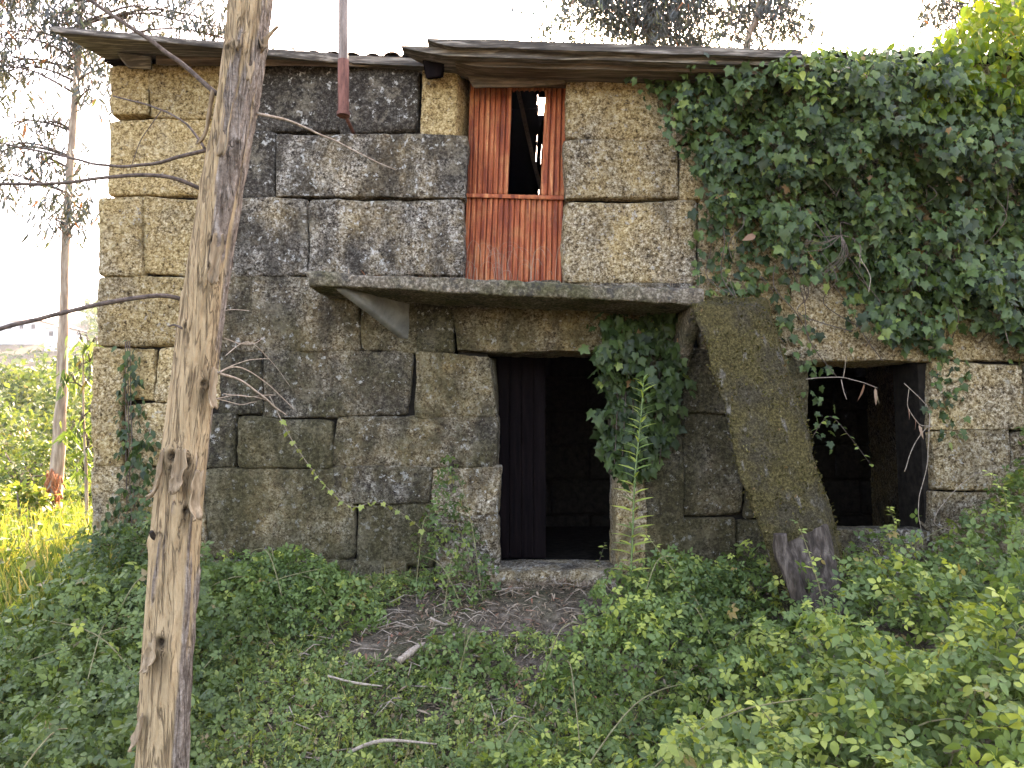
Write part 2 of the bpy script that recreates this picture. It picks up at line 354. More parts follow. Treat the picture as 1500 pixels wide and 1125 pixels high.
def single_leaves(tpl, p, R, s, var, mat, parent, name='leaf', nv=10):
    """the largest leaves as parts of their plant, sharing a few meshes"""
    meshes = []
    order = np.argsort(var[:, 1]*2+var[:, 0]); chunks = np.array_split(order, nv)
    for ch in chunks:
        if not len(ch): continue
        vv = var[ch].mean(0); vv[3] = 1
        me = mesh_np(name, tpl[0], tpl[1], mat, True, np.tile(vv, (len(tpl[0]), 1)))
        for i in ch:
            o = bpy.data.objects.new(name, me); COL.objects.link(o); o.parent = parent
            m = Matrix([list(R[i][r]*s[i])+[p[i][r]-WL[parent][r]] for r in range(3)]+[[0, 0, 0, 1]])
            o.matrix_basis = m
def split_pick(score, k):
    idx = np.argsort(-score)[:k]; m = np.zeros(len(score), bool); m[idx] = True; return m
def unit(N): 
    v = rng.normal(size=(N, 3)); return v/np.linalg.norm(v, axis=1, keepdims=True)
def project(p):
    r = p-np.array([CX, CY, CZ]); cy, sy = math.cos(PITCH), math.sin(PITCH)
    dep = r[:, 1]*cy+r[:, 2]*sy; up = -r[:, 1]*sy+r[:, 2]*cy
    d = np.maximum(dep, .01); return 750+F*r[:, 0]/d, 562.5-F*up/d, dep
def score_view(p, R, s):
    x, y, d = project(p); facing = np.abs(R[:, 1, 2])*.7+np.abs(R[:, 2, 2])*.3
    return np.where((x > 5) & (x < 1495) & (y > 5) & (y < 1120) & (d > .3), s/d*(.2+facing), 0)
# ------------------------------------------------------------------ ground
def sstep(a, b, x):
    t = np.clip((x-a)/(b-a), 0, 1); return t*t*(3-2*t)
def gz(x, y):
    x, y = np.asarray(x, float), np.asarray(y, float)
    z = -.10-.50*sstep(-.25, -2.4, y)
    z = z+.06*np.sin(x*1.7+y*.9)*sstep(-.1, -.8, y)+.03*np.sin(x*4.1-y*3.3)*sstep(-.1, -.8, y)
    z = z-.10*sstep(-2.0, -3.6, x)*sstep(3, -1, y)
    far = np.clip(y-11, 0, None); z = z-.27*np.minimum(far, 50)
    z = z+.335*np.clip(y-75, 0, 190)+.02*np.clip(y-265, 0, None)
    return z
xs = np.unique(np.concatenate([np.linspace(-5.5, 5.5, 150), np.sinh(np.linspace(-6.2, 6.2, 90))*2.1]))
ys = np.unique(np.concatenate([np.linspace(-6, 4, 130), -6-np.geomspace(.1, 60, 16), 4+np.geomspace(.1, 900, 70)]))
XX, YY = np.meshgrid(xs, ys); ZZ = gz(XX, YY)
near = (np.abs(XX) < 6) & (YY < 5)
for (i, j) in zip(*np.nonzero(near)):
    ZZ[i, j] += .035*noise.fractal(Vector((XX[i, j]*2.2, YY[i, j]*2.2, 3)), 1.0, 2.1, 5)
nx, ny = len(xs), len(ys); I = np.arange(nx*ny).reshape(ny, nx)
Fg = np.stack([I[:-1, :-1], I[:-1, 1:], I[1:, 1:], I[1:, :-1]], -1).reshape(-1, 4)
tag(obj('ground', np.stack([XX, YY, ZZ], -1).reshape(-1, 3), Fg, M['ground']), kind='structure')
# ------------------------------------------------------------------ the stone house
house = empty('stone_house', (0.6, 1.8, -.15), 'derelict two-storey granite block house with mossy walls and a sagging timber eave', 'house')
WT = .5
def rect_core(px0, py0, px1, py1, y0=.07, y1=WT-.03):
    a, b = P(px0, py1, 0), P(px1, py0, 0)
    V = [(x, y, z) for x in (a.x, b.x) for y in (y0, y1) for z in (a.z, b.z)]
    return V, [(0, 1, 3, 2), (4, 6, 7, 5), (0, 4, 5, 1), (2, 3, 7, 6), (0, 2, 6, 4), (1, 5, 7, 3)]
core = join([rect_core(170, 97, 668, 1010), rect_core(668, 416, 836, 505), rect_core(668, 505, 714, 1010), rect_core(836, 97, 1640, 505),
             rect_core(714, 838, 912, 1010), rect_core(912, 505, 1176, 1010), rect_core(1176, 505, 1374, 524), rect_core(1176, 785, 1374, 1010), rect_core(1374, 505, 1640, 1010)])
front = obj('front_wall', *core, M['core'], house, smooth=False)
B = 'block'
stones = [  # px0, py0, px1, py1, yellow, dark, moss
 (163,97,218,169,.95,.05,.0),(220,95,352,171,.95,.05,0),(354,97,498,192,.0,.75,.05),(500,97,614,194,.0,.85,.05),
 (159,172,346,287,.95,.05,0),(348,194,401,288,.0,.8,.1),(404,196,682,289,.12,.55,.25),
 (148,289,208,401,.75,.2,.0),(206,289,334,402,.85,.1,.0),(336,291,450,403,.15,.5,.3),(452,291,680,402,.12,.45,.25),
 (143,404,326,507,.75,.15,.1),(328,405,527,513,.2,.45,.35),(529,430,608,513,.35,.4,.5),(610,440,664,514,.1,.6,.5),(666,452,1000,511,.35,.35,.45),
 (452,404,604,429,.1,.6,.2),(606,414,820,451,.1,.6,.3),(822,414,1020,451,.2,.5,.2),
 (137,509,181,589,.8,.1,.1),(184,509,227,587,.85,.1,.15),(229,509,320,590,.7,.15,.1),(322,515,384,606,.1,.65,.4),(386,515,606,611,.15,.5,.4),(608,517,724,607,.3,.35,.45),
 (133,591,177,684,.8,.1,.15),(179,590,299,684,.7,.15,.3),(301,608,342,683,.1,.65,.4),(344,614,488,683,.25,.5,.7),(486,609,729,682,.25,.45,.4),
 (130,686,300,801,.6,.2,.45),(302,685,519,821,.25,.45,.65),(490,684,630,738,.15,.55,.4),(521,740,637,829,.2,.5,.65),(632,684,731,754,.35,.42,.2),
 (122,803,300,905,.45,.3,.5),(302,823,455,882,.15,.5,.5),(457,822,592,882,.25,.45,.6),(639,756,731,855,.35,.42,.25),(594,831,638,892,.2,.5,.6),
 (118,907,330,1000,.3,.4,.6),(332,884,560,1000,.2,.5,.6),(562,886,722,1000,.2,.5,.6),
 (832,95,982,202,.75,.12,.12),(984,96,1100,203,.6,.2,.2),(1102,96,1270,203,.5,.3,.3),(1272,96,1450,203,.5,.3,.3),(1452,96,1640,203,.5,.3,.3),
 (827,207,996,291,.62,.15,.1),(905,195,962,207,.6,.2,.1),(998,213,1034,291,.75,.1,.3),(1036,205,1220,292,.5,.3,.4),(1222,205,1420,292,.5,.3,.3),(1422,205,1640,292,.5,.3,.3),
 (823,294,1022,411,.55,.2,.05),(1024,294,1180,408,.6,.2,.4),(1182,294,1390,400,.5,.3,.3),(1392,294,1640,400,.6,.2,.3),
 (1024,411,1160,520,.4,.3,.3),(1162,402,1390,529,.5,.15,.15),(1392,402,1640,529,.6,.2,.3),
 (901,514,1000,692,.15,.6,.5),(1002,512,1092,604,.1,.7,.5),(1002,606,1092,760,.12,.6,.5),(903,694,944,860,.5,.2,.3),(946,694,1000,860,.15,.6,.6),
 (1002,762,1076,875,.15,.6,.6),(1078,762,1184,880,.1,.7,.6),(1094,522,1184,640,.2,.6,.5),(1094,642,1184,760,.2,.6,.5),
 (1367,532,1500,629,.55,.15,.15),(1502,532,1640,629,.5,.2,.3),(1366,631,1480,719,.45,.25,.2),(1482,631,1640,719,.45,.3,.3),(1365,722,1640,850,.4,.3,.4),
 (902,862,1180,1000,.2,.5,.6),(1182,778,1364,870,.2,.5,.6),(1366,852,1640,1000,.2,.5,.5),(1182,872,1364,1000,.2,.5,.5)]
def quad(px0, py0, px1, py1, Y, j=0, g_=1.1):
    q = [(px0+g_, py0+g_), (px1-g_, py0+g_), (px1-g_, py1-g_), (px0+g_, py1-g_)]
    return [P(a+random.uniform(-j, j), b+random.uniform(-j, j), Y) for a, b in q]
for i, (a, b, c_, d_, y_, k_, m_) in enumerate(stones):
    jamb = c_ in (682, 680, 724, 729, 731) or a in (832, 827, 823, 901, 903, 1367, 1366, 1365) or c_ in (1184,) or (a == 666) or (a == 1162)
    if b >= 404 and 300 <= a <= 1100 and d_ > 440 and a not in (632, 639): m_ += .2; k_ += .06; y_ += .08
    Y = random.uniform(-.03, .010); dep = WT-.05 if jamb else .30
    fr = quad(a, b, c_, d_, Y, 3.4, -1.6); bk = [p+Vector((0, dep, 0)) for p in fr]
    if random.random() < .38:      # a broken corner
        q = random.randrange(4); ctr = (fr[0]+fr[2])/2; sh = (ctr-fr[q]); k2 = random.uniform(.02, .05)/max(.05, sh.length)
        fr[q] = fr[q]+sh*k2*1.2
    V, Fc = rough_hex(fr, bk, .026 if a < 1000 else .035, random.uniform(.018, .045), seed=i, wob=.034, amp=((.018, 3.0), (.008, 10), (.006, 24)))
    obj('stone_block', V, Fc, M['granite'], front, color=(y_, k_, m_))
# yellow splayed jamb stone of the upper doorway
fr = [P(617, 101, -.02), P(670, 99, -.02), P(668, 203, -.02), P(614, 196, -.02)]; bk = [P(640, 101, .42), P(694, 100, .42), P(690, 204, .42), P(640, 200, .42)]
V, Fc = rough_hex(fr, bk, .024, .03, seed=77); obj('stone_block', V, Fc, M['granite'], front, color=(1, 0, 0))
# threshold of the ground-floor door
fr = [P(712, 836, -.16), P(908, 836, -.16), P(908, 870, -.16), P(712, 870, -.16)]; bk = [p+Vector((0, .60, 0)) for p in fr]
V, Fc = rough_hex(fr, bk, .03, .03, seed=78); obj('threshold', V, Fc, M['granite'], house, color=(.3, .4, .3))
# other walls (inside seen through the openings)
xl, xr = P(160, 300, 0).x, P(1640, 300, 0).x; HZ = P(750, 95, 0).z; DEP = 3.5
def slab(name, x0, x1, y0, y1, z0, z1, mat, parent, amp=((.02, 2), (.01, 9)), step=.25, r=.03, seed=0, color=None):
    V, Fc = rough_hex([(x0, y0, z1), (x1, y0, z1), (x1, y0, z0), (x0, y0, z0)], [(x0, y1, z1), (x1, y1, z1), (x1, y1, z0), (x0, y1, z0)], step, r, amp, seed, .01)
    return obj(name, V, Fc, mat, parent, color=color)
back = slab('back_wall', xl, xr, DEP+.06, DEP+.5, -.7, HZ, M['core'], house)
slab('side_wall', xl+.02, xl+.48, WT, DEP+.05, -.7, HZ, M['granite'], house, step=.12, color=(.5, .3, .3))
slab('side_wall', xr-.48, xr-.02, WT, DEP+.05, -.7, HZ, M['granite'], house, step=.12, color=(.5, .3, .3))
sb = mesh_np('stone_block', *rough_hex([(0, 0, .42), (.76, 0, .42), (.76, 0, 0), (0, 0, 0)], [(0, .2, .42), (.76, .2, .42), (.76, .2, 0), (0, .2, 0)], .2, .03, ((.02, 3),), 5), M['core'])  # inner stones use the near-black material, room shade painted in
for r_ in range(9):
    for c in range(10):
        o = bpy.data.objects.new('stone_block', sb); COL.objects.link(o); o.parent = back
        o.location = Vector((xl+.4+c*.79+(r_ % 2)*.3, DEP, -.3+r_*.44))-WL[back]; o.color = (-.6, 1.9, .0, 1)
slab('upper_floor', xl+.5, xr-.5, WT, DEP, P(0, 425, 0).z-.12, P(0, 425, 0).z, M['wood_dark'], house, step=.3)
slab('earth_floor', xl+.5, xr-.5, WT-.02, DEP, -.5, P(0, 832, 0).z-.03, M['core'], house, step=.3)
# open plank door inside the ground-floor doorway
dl = empty('door_leaf', P(735, 828, .42), parent=house)
for k in range(4):
    x0 = P(729+k*17.5, 500, .64).x
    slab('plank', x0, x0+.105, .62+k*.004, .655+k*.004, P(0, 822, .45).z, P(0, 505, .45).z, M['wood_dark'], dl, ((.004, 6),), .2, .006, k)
# ---- roof: shallow gable of boards, with a hole that shows the sky
roof = empty('roof', (.6, 1.7, HZ), parent=house)
def roof_z(y): return HZ+.02+.26*min(y, 1.9)-.26*max(0, y-1.9)
hx0, hx1, hy0, hy1 = .265, .375, 1.34, 1.9
def roof_patch(x0, x1, y0, y1):
    q = lambda y, t: roof_z(y)+t
    return [(x0, y0, q(y0, .06)), (x1, y0, q(y0, .06)), (x1, y0, q(y0, 0)), (x0, y0, q(y0, 0))], [(x0, y1, q(y1, .06)), (x1, y1, q(y1, .06)), (x1, y1, q(y1, 0)), (x0, y1, q(y1, 0))]
k = 0
for (x0, x1, y0, y1) in ((xl-.1, hx0, -.02, 1.9), (hx1, xr+.1, -.02, 1.9), (hx0-.003, hx1+.003, -.02, hy0), (xl-.1, hx0+.03, 1.9, DEP+.5), (hx1-.02, xr+.1, 1.9, DEP+.5), (hx0+.03, hx1-.02, 2.07, DEP+.5)):
    V, Fc = rough_hex(*roof_patch(x0, x1, y0, y1), .12, .01, ((.012, 5),), k, .02); obj('roof_deck', V, Fc, M['wood_dark'], roof); k += 1
for i in range(9):
    x = xl+.5+i*.87
    V, Fc = tube([(x, .1, roof_z(.1)-.08), (x+.03, 1.0, roof_z(1)-.09), (x, 1.9, roof_z(1.9)-.08)], [.06, .055, .06], 8, True, .2, i); obj('rafter', V, Fc, M['wood_dark'], roof)
V, Fc = tube([(.05, .5, roof_z(.5)-.1), (.2, .9, HZ-.45), (.35, 1.2, HZ-.9)], .02, 6); obj('fallen_batten', V, Fc, M['twig'], roof)
# clay tile ends along the eave, right of the trunk
def tile_mesh():
    V, Fc = [], []
    for j in range(4):
        for i in range(9):
            a = math.pi*i/8; r = .075-.006*j
            V.append((-math.cos(a)*r, j*.14, math.sin(a)*r*.7))
    for j in range(3):
        for i in range(8): Fc.append((j*9+i, j*9+i+1, (j+1)*9+i+1, (j+1)*9+i))
    return mesh_np('roof_tile', V, Fc, M['tile'])
M['tile'] = simple('old_clay_tile', [(.3, (.05, .045, .035)), (.5, (.16, .12, .085)), (.7, (.30, .25, .19))], (20,)*3)
tm = tile_mesh()
xa, xb = P(375, 80, 0).x, P(1640, 80, 0).x
for i in range(int((xb-xa)/.165)):
    o = bpy.data.objects.new('roof_tile', tm); COL.objects.link(o); o.parent = roof
    o.location = Vector((xa+i*.165, -.03+random.uniform(-.03, .03), roof_z(0)+.022+random.uniform(-.012, .01)))-WL[roof]
    o.rotation_euler = (.25, random.uniform(-.15, .15), random.uniform(-.08, .08))
    md = None
def timber(name, f4, b4, mat, seed, step=.06, r=.015, amp=((.012, 3), (.006, 14), (.003, 40)), parent=roof):
    V, Fc = rough_hex(f4, b4, step, r, amp, seed, .012, .06); return obj(name, V, Fc, mat, parent)
# flared soffit board over the left corner
timber('eave_board', [P(72, 38, -.55), P(345, 62, -.34), P(345, 73, -.34), P(80, 47, -.55)], [P(150, 78, .10), P(345, 86, .10), P(345, 94, .10), P(168, 95, .10)], M['wood_grey'], 21)
timber('eave_board', [P(343, 66, -.28), P(500, 80, -.12), P(500, 92, -.12), P(343, 78, -.28)], [P(343, 84, .1), P(500, 86, .1), P(500, 93, .1), P(343, 92, .1)], M['wood_grey'], 22)
timber('wall_plate', [P(226, 73, -.12), P(618, 84, -.06), P(618, 99, -.06), P(226, 95, -.12)], [P(236, 76, .1), P(618, 86, .1), P(618, 99, .1), P(236, 96, .1)], M['wood_brown'], 23)
timber('corner_bracket', [P(170, 76, -.2), P(222, 82, -.16), P(222, 102, -.10), P(190, 99, -.10)], [P(176, 86, .1), P(226, 88, .1), P(226, 104, .1), P(190, 103, .1)], M['wood_grey'], 29, .04)
# splintered boards above the upper door, running to the ivy
def board(name, line, thick, Y, depth, mat, seed, taper=60):
    """board along photo polyline, its near end split to a point"""
    (x0, y0), (x1, y1) = line; n = 40; V, Fc = [], []
    for i in range(n+1):
        t = i/n; px, py = x0+(x1-x0)*t, y0+(y1-y0)*t
        k_ = min(1, ((px-x0)+2)/taper); wv = 2.0*noise.noise(Vector((px*.013, seed, 0)))+.8*noise.noise(Vector((px*.06, seed, 4)))
        th = thick*(.12+.88*k_**.7); dp = depth*(.25+.75*k_)
        top = py+wv; bot = py+wv+th+1.2*noise.noise(Vector((px*.03, seed, 9)))
        yy = Y+.03*noise.noise(Vector((px*.01, seed, 2)))
        a, b = P(px, top, yy), P(px, bot, yy)
        V += [a, b, b+Vector((0, dp, .10*dp)), a+Vector((0, dp, .10*dp))]
    for i in range(n):
        for s in range(4): Fc.append((i*4+s, (i+1)*4+s, (i+1)*4+(s+1) % 4, i*4+(s+1) % 4))
    Fc += [(0, 1, 2, 3), (4*n+3, 4*n+2, 4*n+1, 4*n)]
    o = obj(name, np.array(V), Fc, mat, roof, smooth=False); return o
board('eave_board', ((625, 55), (1175, 73)), 12, -.42, .5, M['wood_grey'], 31, 50)
board('eave_board', ((588, 67), (1180, 84)), 13, -.36, .45, M['wood_grey'], 32, 70)
board('eave_board', ((640, 78), (1200, 92)), 18, -.27, .4, M['wood_brown'], 33, 60)
board('eave_board', ((500, 81), (640, 88)), 10, -.10, .2, M['wood_grey'], 34, 20)
timber('lintel', [P(682, 100, -.05), P(829, 99, -.05), P(829, 125, -.05), P(692, 129, -.05)], [P(684, 102, .3), P(829, 101, .3), P(829, 124, .3), P(694, 126, .3)], M['wood_brown'], 35, .03, .03, ((.02, 3), (.008, 14), (.004, 40)), house)
timber('rafter_end', [P(618, 84, -.2), P(652, 86, -.2), P(645, 112, -.2), P(624, 116, -.2)], [P(622, 88, .1), P(655, 90, .1), P(650, 114, .1), P(628, 116, .1)], M['wood_dark'], 36, .03, .02)
# ---- rusty corrugated upper door
door = empty('rusty_door', P(750, 412, .1), parent=house)
DY = .13
def sheet(name, q, yoff=0, period=.046, amp=.014):
    tl, tr, br, bl = [P(a, b, DY+yoff) for a, b in q]
    w = (tr-tl).length; nu = max(6, int(w/period*16)); nv = 24; V, Fc = [], []
    for j in range(nv+1):
        for i in range(nu+1):
            u, v = i/nu, j/nv; p = (tl*(1-u)+tr*u)*(1-v)+(bl*(1-u)+br*u)*v
            ph = u*w/period*2*math.pi
            e = 0
            if j in (0, nv): e = .006*noise.noise(Vector((p.x*30, j, 1)))
            V.append((p.x, p.y+amp*2.0*(max(0.0, math.cos(ph))**5)+amp*.3*math.sin(ph)+.004*noise.noise(p*6), p.z+e))
    for j in range(nv):
        for i in range(nu): a = j*(nu+1)+i; Fc.append((a, a+nu+1, a+nu+2, a+1))
    o = obj(name, V, Fc, M['rust'], door); md = o.modifiers.new('thickness', 'SOLIDIFY'); md.thickness = .003; return o
sheet('upper_sheet', [(688, 122), (749, 124), (743, 286), (683, 288)])
sheet('side_sheet', [(801, 124), (830, 122), (826, 290), (793, 288)], .01)
sheet('top_strip', [(745, 122), (804, 122), (803, 133), (745, 132)], .025)
sheet('lower_sheet', [(683, 284), (826, 286), (824, 414), (676, 414)], -.02)
timber('rail', [P(682, 283, .085), P(826, 287, .085), P(826, 293, .085), P(682, 289, .085)], [P(682, 283, .12), P(826, 287, .12), P(826, 293, .12), P(682, 289, .12)], M['rust'], 41, .04, .006, ((.003, 9),), door)
for k, q in enumerate(([(745, 132), (750, 132), (744, 286), (740, 286)], [(799, 132), (803, 132), (796, 288), (792, 288)])):
    timber('stile', [P(a, b, .14) for a, b in q], [P(a, b, .17) for a, b in q], M['rust'], 43+k, .05, .004, ((.003, 8),), door)
# ---- balcony slab and brackets
balc = empty('balcony', P(740, 460, 0), parent=house)
f4 = [P(449, 397, -.58), P(1032, 424, -.58), P(1030, 446, -.58), P(452, 418, -.58)]
def back_of(q, y): return [Vector((p.x*1.0, y, p.z)) for p in q]
V, Fc = rough_hex(f4, [Vector((p.x, .02, p.z+.01)) for p in f4], .028, .022, ((.016, 3), (.012, 12), (.008, 32)), 51, .02, .05); obj('slab', V, Fc, M['concrete'], balc)
def fin(xf, xw, th, zt_f, zt_w, zb_f, zb_w, seed, mat='bracket'):
    """triangular side bracket: front end xf, wall end xw"""
    f = [Vector((xf, -.52, zt_f)), Vector((xf+th, -.52, zt_f)), Vector((xf+th, -.52, zb_f)), Vector((xf, -.52, zb_f))]
    b = [Vector((xw, .03, zt_w)), Vector((xw+th, .03, zt_w)), Vector((xw+th, .03, zb_w)), Vector((xw, .03, zb_w))]
    V, Fc = rough_hex(f, b, .04, .01, ((.003, 4), (.002, 14)), seed, .004, .04); obj('bracket', V, Fc, M[mat], balc)
zb = P(480, 419, -.58).z
fin(P(492, 425, -.52).x, P(590, 440, 0).x, .075, zb+.03, zb+.03, zb-.02, P(600, 499, 0).z, 52)
zb2 = P(1000, 445, -.58).z
fin(P(1012, 445, -.52).x, P(985, 440, 0).x, .10, zb2+.03, zb2+.03, zb2-.03, P(1000, 560, 0).z, 53, 'concrete')
# ------------------------------------------------------------------ pole, leaning slab, plank
pole = empty('metal_pole', P(503, 165, -.10), 'thin grey metal pole with rust red lower sleeve fixed to the wall', 'pole')
a, b, c_ = P(503, 168, -.36), P(503, 94, -.36), P(503, -40, -.36)
dx = [.0, 0, 0]
V, Fc = tube([b, P(503, 40, -.36), c_], .038, 24); obj('shaft', V, Fc, M['metal_grey'], pole, smooth=False)
V, Fc = tube([a, P(503, 130, -.36), b+Vector((0, 0, .03))], [.044, .044, .044], 24); obj('sleeve', V, Fc, M['metal_red'], pole, smooth=False)
V, Fc = tube([a+Vector((0, 0, -.01)), a+Vector((0, 0, .02))], .052, 24); obj('base_collar', V, Fc, M['metal_red'], pole, smooth=False)
V, Fc = tube([a+Vector((.0, .0, .03)), Vector((a.x+.005, .05, a.z-.0))], .016, 8); obj('wall_arm', V, Fc, M['metal_red'], pole)
V, Fc = tube([P(503, 92, -.36), P(512, 98, -.05)], .012, 8); obj('stay', V, Fc, M['twig'], pole)
fr = [P(1010, 445, -.72), P(1122, 448, -.58), P(1262, 905, -1.05), P(1150, 905, -1.15)]
bk = [P(1030, 430, -.32), P(1128, 432, -.22), P(1255, 880, -.70), P(1160, 880, -.78)]
V, Fc = rough_hex(fr, bk, .024, .05, ((.05, 2.2), (.022, 7), (.012, 24)), 61, .06, .05)
leanV = V
lean = tag(obj('leaning_slab', V, Fc, M['moss_slab']), 'thick moss-covered slab leaning against the wall between doorway and small opening', 'slab')
pk = empty('broken_plank', P(1180, 890, -1.25), 'broken weathered grey wood plank propped at the foot of the mossy slab', 'plank')
V, Fc = rough_hex([P(1150, 792, -1.34), P(1204, 768, -1.28), P(1244, 900, -1.42), P(1184, 905, -1.42)], [P(1160, 790, -1.14), P(1212, 768, -1.08), P(1250, 900, -1.22), P(1190, 905, -1.22)], .018, .016, ((.018, 5), (.010, 16), (.006, 40)), 63, .03); obj('board', V, Fc, M['wood_grain_up'], pk)
V, Fc = tube(smooth_path([P(1143, 782, -1.34), P(1147, 812, -1.34), P(1162, 850, -1.38), P(1180, 905, -1.4)], 6), lerp_list([.040, .05, .045, .04], 19), 10, True, .35, 3); obj('edge_rail', V, Fc, M['wood_grain_up'], pk)
# ------------------------------------------------------------------ peeling tree in front of the house
def trunk_mesh(path, rads, sides=96, seed=0, knots=()):
    """fluted trunk; returns also the old-bark / knot mask per vertex"""
    pts = smooth_path(path, 64); n = len(pts); rr = lerp_list(rads, n); V, Fc, A = [], [], []
    for i, p in enumerate(pts):
        t = (pts[min(i+1, n-1)]-pts[max(i-1, 0)]).normalized()
        a = (Vector((1, 0, 0))-t*t.x).normalized(); b = t.cross(a)
        for s in range(sides):
            an = 2*math.pi*s/sides; d = a*math.cos(an)+b*math.sin(an); cs_, sn_ = math.cos(an), math.sin(an)
            r = rr[i]*(1+.10*noise.noise(Vector((cs_*1.2, sn_*1.2, p.z*.9+seed)))+.07*noise.noise(Vector((cs_*3.6, sn_*3.6, p.z*2.0+seed)))+.05*noise.noise(Vector((cs_*9, sn_*9, p.z*3.2+seed))))
            ob = noise.fractal(Vector((cs_*1.5, sn_*1.5, p.z*1.3+seed+9)), .9, 2.1, 4)+.42*cs_-.05+.25*float(np.clip((p.z-1.6)/1.5, -.6, 1))
            m = min(1, max(0, (ob-.30)/.10)); r += .0065*m*(1+.8*noise.noise(Vector((cs_*14, sn_*14, p.z*16))))
            st = noise.noise(Vector((cs_*2.4, sn_*2.4, p.z*2.6+seed+4))); r += .0035*min(1, max(0, (st-.05)/.05))
            kd = 0
            for (kz, ka, kr, kh) in knots:
                dz = p.z-kz; da = ((an-ka+math.pi) % (2*math.pi)-math.pi)*rr[i]; q2 = (dz*dz+da*da)/(kr*kr)
                r += kh*math.exp(-q2)-kh*2.1*math.exp(-q2*7); kd = max(kd, math.exp(-q2*3.2), .55*math.exp(-((da/kr)**2)*3-((dz+kr*1.6)/(kr*1.6))**2))
            V.append(p+d*r); A.append((m, min(1, kd*1.25), 0, 1))
    for i in range(n-1):
        for s in range(sides): s2 = (s+1) % sides; Fc.append((i*sides+s, i*sides+s2, (i+1)*sides+s2, (i+1)*sides+s))
    Fc.append(tuple(range((n-1)*sides, n*sides)))
    return V, Fc, A
TY = -3.45
tpix = [(215, 1350), (236, 1125), (262, 760), (300, 420), (352, 110), (366, 0), (385, -200), (400, -420)]
tpath = [P(a, b, TY+.02*math.sin(i)) for i, (a, b) in enumerate(tpix)]
tree = empty('bare_tree', (tpath[0].x, TY, gz(tpath[0].x, TY)), 'tall leaning trunk with peeling tan bark and bare twigs before the wall', 'tree')
def tz(py): return P(300, py, TY).z
knots = [(tz(935), 4.75, .038, .018), (tz(668), 4.6, .034, .022), (tz(676), 5.25, .026, .018), (tz(795), 3.3, .028, .022), (tz(357), 5.2, .020, .016), (tz(84), 4.75, .020, .016), (tz(88), 4.3, .018, .012), (tz(440), 3.3, .022, .014), (tz(275), 3.3, .022, .014), (tz(745), 5.4, .026, .016), (tz(218), 5.5, .020, .014), (tz(560), 5.6, .022, .012), (tz(1040), 3.5, .024, .012), (tz(480), 4.4, .016, .010)]
V, Fc, A = trunk_mesh(tpath, [.086, .077, .074, .066, .065, .067, .062, .05], knots=knots)
trunk = obj('trunk', V, Fc, M['bark'], tree, var=A)
def trunk_x(py): return float(np.interp(py, [b for a, b in tpix][::-1], [a for a, b in tpix][::-1]))
SCL = F/(TY-CY)     # px per metre at the trunk
def strip(px, py, ln, w, seed, side=1, mat='bark_strip'):
    """a ragged plate of loose bark lying on the trunk, curling off at its lower end"""
    V, Fc = [], []; n, k = 16, 7; c0 = P(px, py, TY); ax = P(trunk_x(py), py, TY)
    off = max(-.95, min(.95, (c0.x-ax.x)/.072)); th0 = math.asin(off)
    for i in range(n+1):
        t = i/n; z = c0.z-ln*t; lift = .006+.035*max(0, t-.45)**2*(1+noise.noise(Vector((seed, t*2, 5))))*2.2
        cxx = ax.x-.116*ln*t; wl = w*(.55+.6*math.sin(math.pi*min(1, t*.8+.15)))*(1+.6*noise.noise(Vector((seed, t*5, 2))))
        sh = .10*noise.noise(Vector((seed*2, t*3, 1)))
        for j in range(k):
            u = j/(k-1)-.5; th = th0+sh+u*wl/.073; rad = .072+lift*(1+.7*noise.noise(Vector((seed, j*.7, t*4))))+(.008*abs(u)*2 if j in (0, k-1) else 0)
            V.append((cxx+rad*math.sin(th), TY-rad*math.cos(th), z+.02*noise.noise(Vector((seed, j*1.3, t*3)))))
    for i in range(n):
        for j in range(k-1): a = i*k+j; Fc.append((a, a+k, a+k+1, a+1))
    o = obj('bark_strip', V, Fc, M[mat], tree); md = o.modifiers.new('thickness', 'SOLIDIFY'); md.thickness = .004
sp = [(388, 30, .22, .02, 1), (372, 90, .5, .03, 1), (366, 120, .34, .02, 1), (378, 60, .3, .018, 1), (352, 200, .28, .026, 1), (346, 260, .22, .02, 1), (352, 140, .42, .022, 1), (358, 240, .12, .03, 1),
      (322, 180, .24, .016, -1), (318, 140, .3, .014, -1), (336, 30, .25, .02, -1), (285, 330, .3, .018, -1), (330, 350, .28, .03, 1), (335, 380, .26, .022, 1), (322, 470, .3, .03, 1), (318, 540, .22, .026, 1),
      (300, 520, .26, .03, 1), (305, 600, .2, .03, 1), (296, 690, .26, .034, 1), (300, 720, .22, .024, 1), (288, 770, .2, .03, 1), (252, 660, .25, .02, -1), (262, 590, .2, .018, -1), (240, 760, .18, .014, -1),
      (280, 660, .22, .032, 1), (270, 680, .14, .03, -1), (300, 780, .14, .018, 1), (240, 930, .16, .03, -1), (262, 950, .14, .024, 1), (277, 1010, .10, .02, 1), (222, 1040, .16, .022, -1), (245, 545, .2, .014, -1), (340, 310, .2, .02, 1), (370, 20, .3, .02, -1)]
for i, (a, b, l, w, s) in enumerate(sp):
    if i % 3 == 0: strip(a, b, l*.62, w*.85, i*1.71+.3, s)
for (a, b, l, w, s) in () and ((246, 972, .06, .012, -1), (258, 978, .05, .010, 1)): strip(a, b, l*.7, w*.8, a*.37, s, 'bark_white')
def twig(pix, r0, r1, Y0, Y1, parent, name='branch', mat='twig', sides=6, k=8):
    ys_ = np.linspace(Y0, Y1, len(pix)); pts = smooth_path([P(a, b, y) for (a, b), y in zip(pix, ys_)], k)
    pts = [p+noise.noise_vector(p*9)*.006 for p in pts]
    V, Fc = tube(pts, lerp_list([r0, r1], len(pts)), sides); return obj(name, V, Fc, M[mat], parent)
twig([(318, 138), (260, 88), (190, 40), (120, -8)], .009, .006, TY-.02, TY-.1, tree)
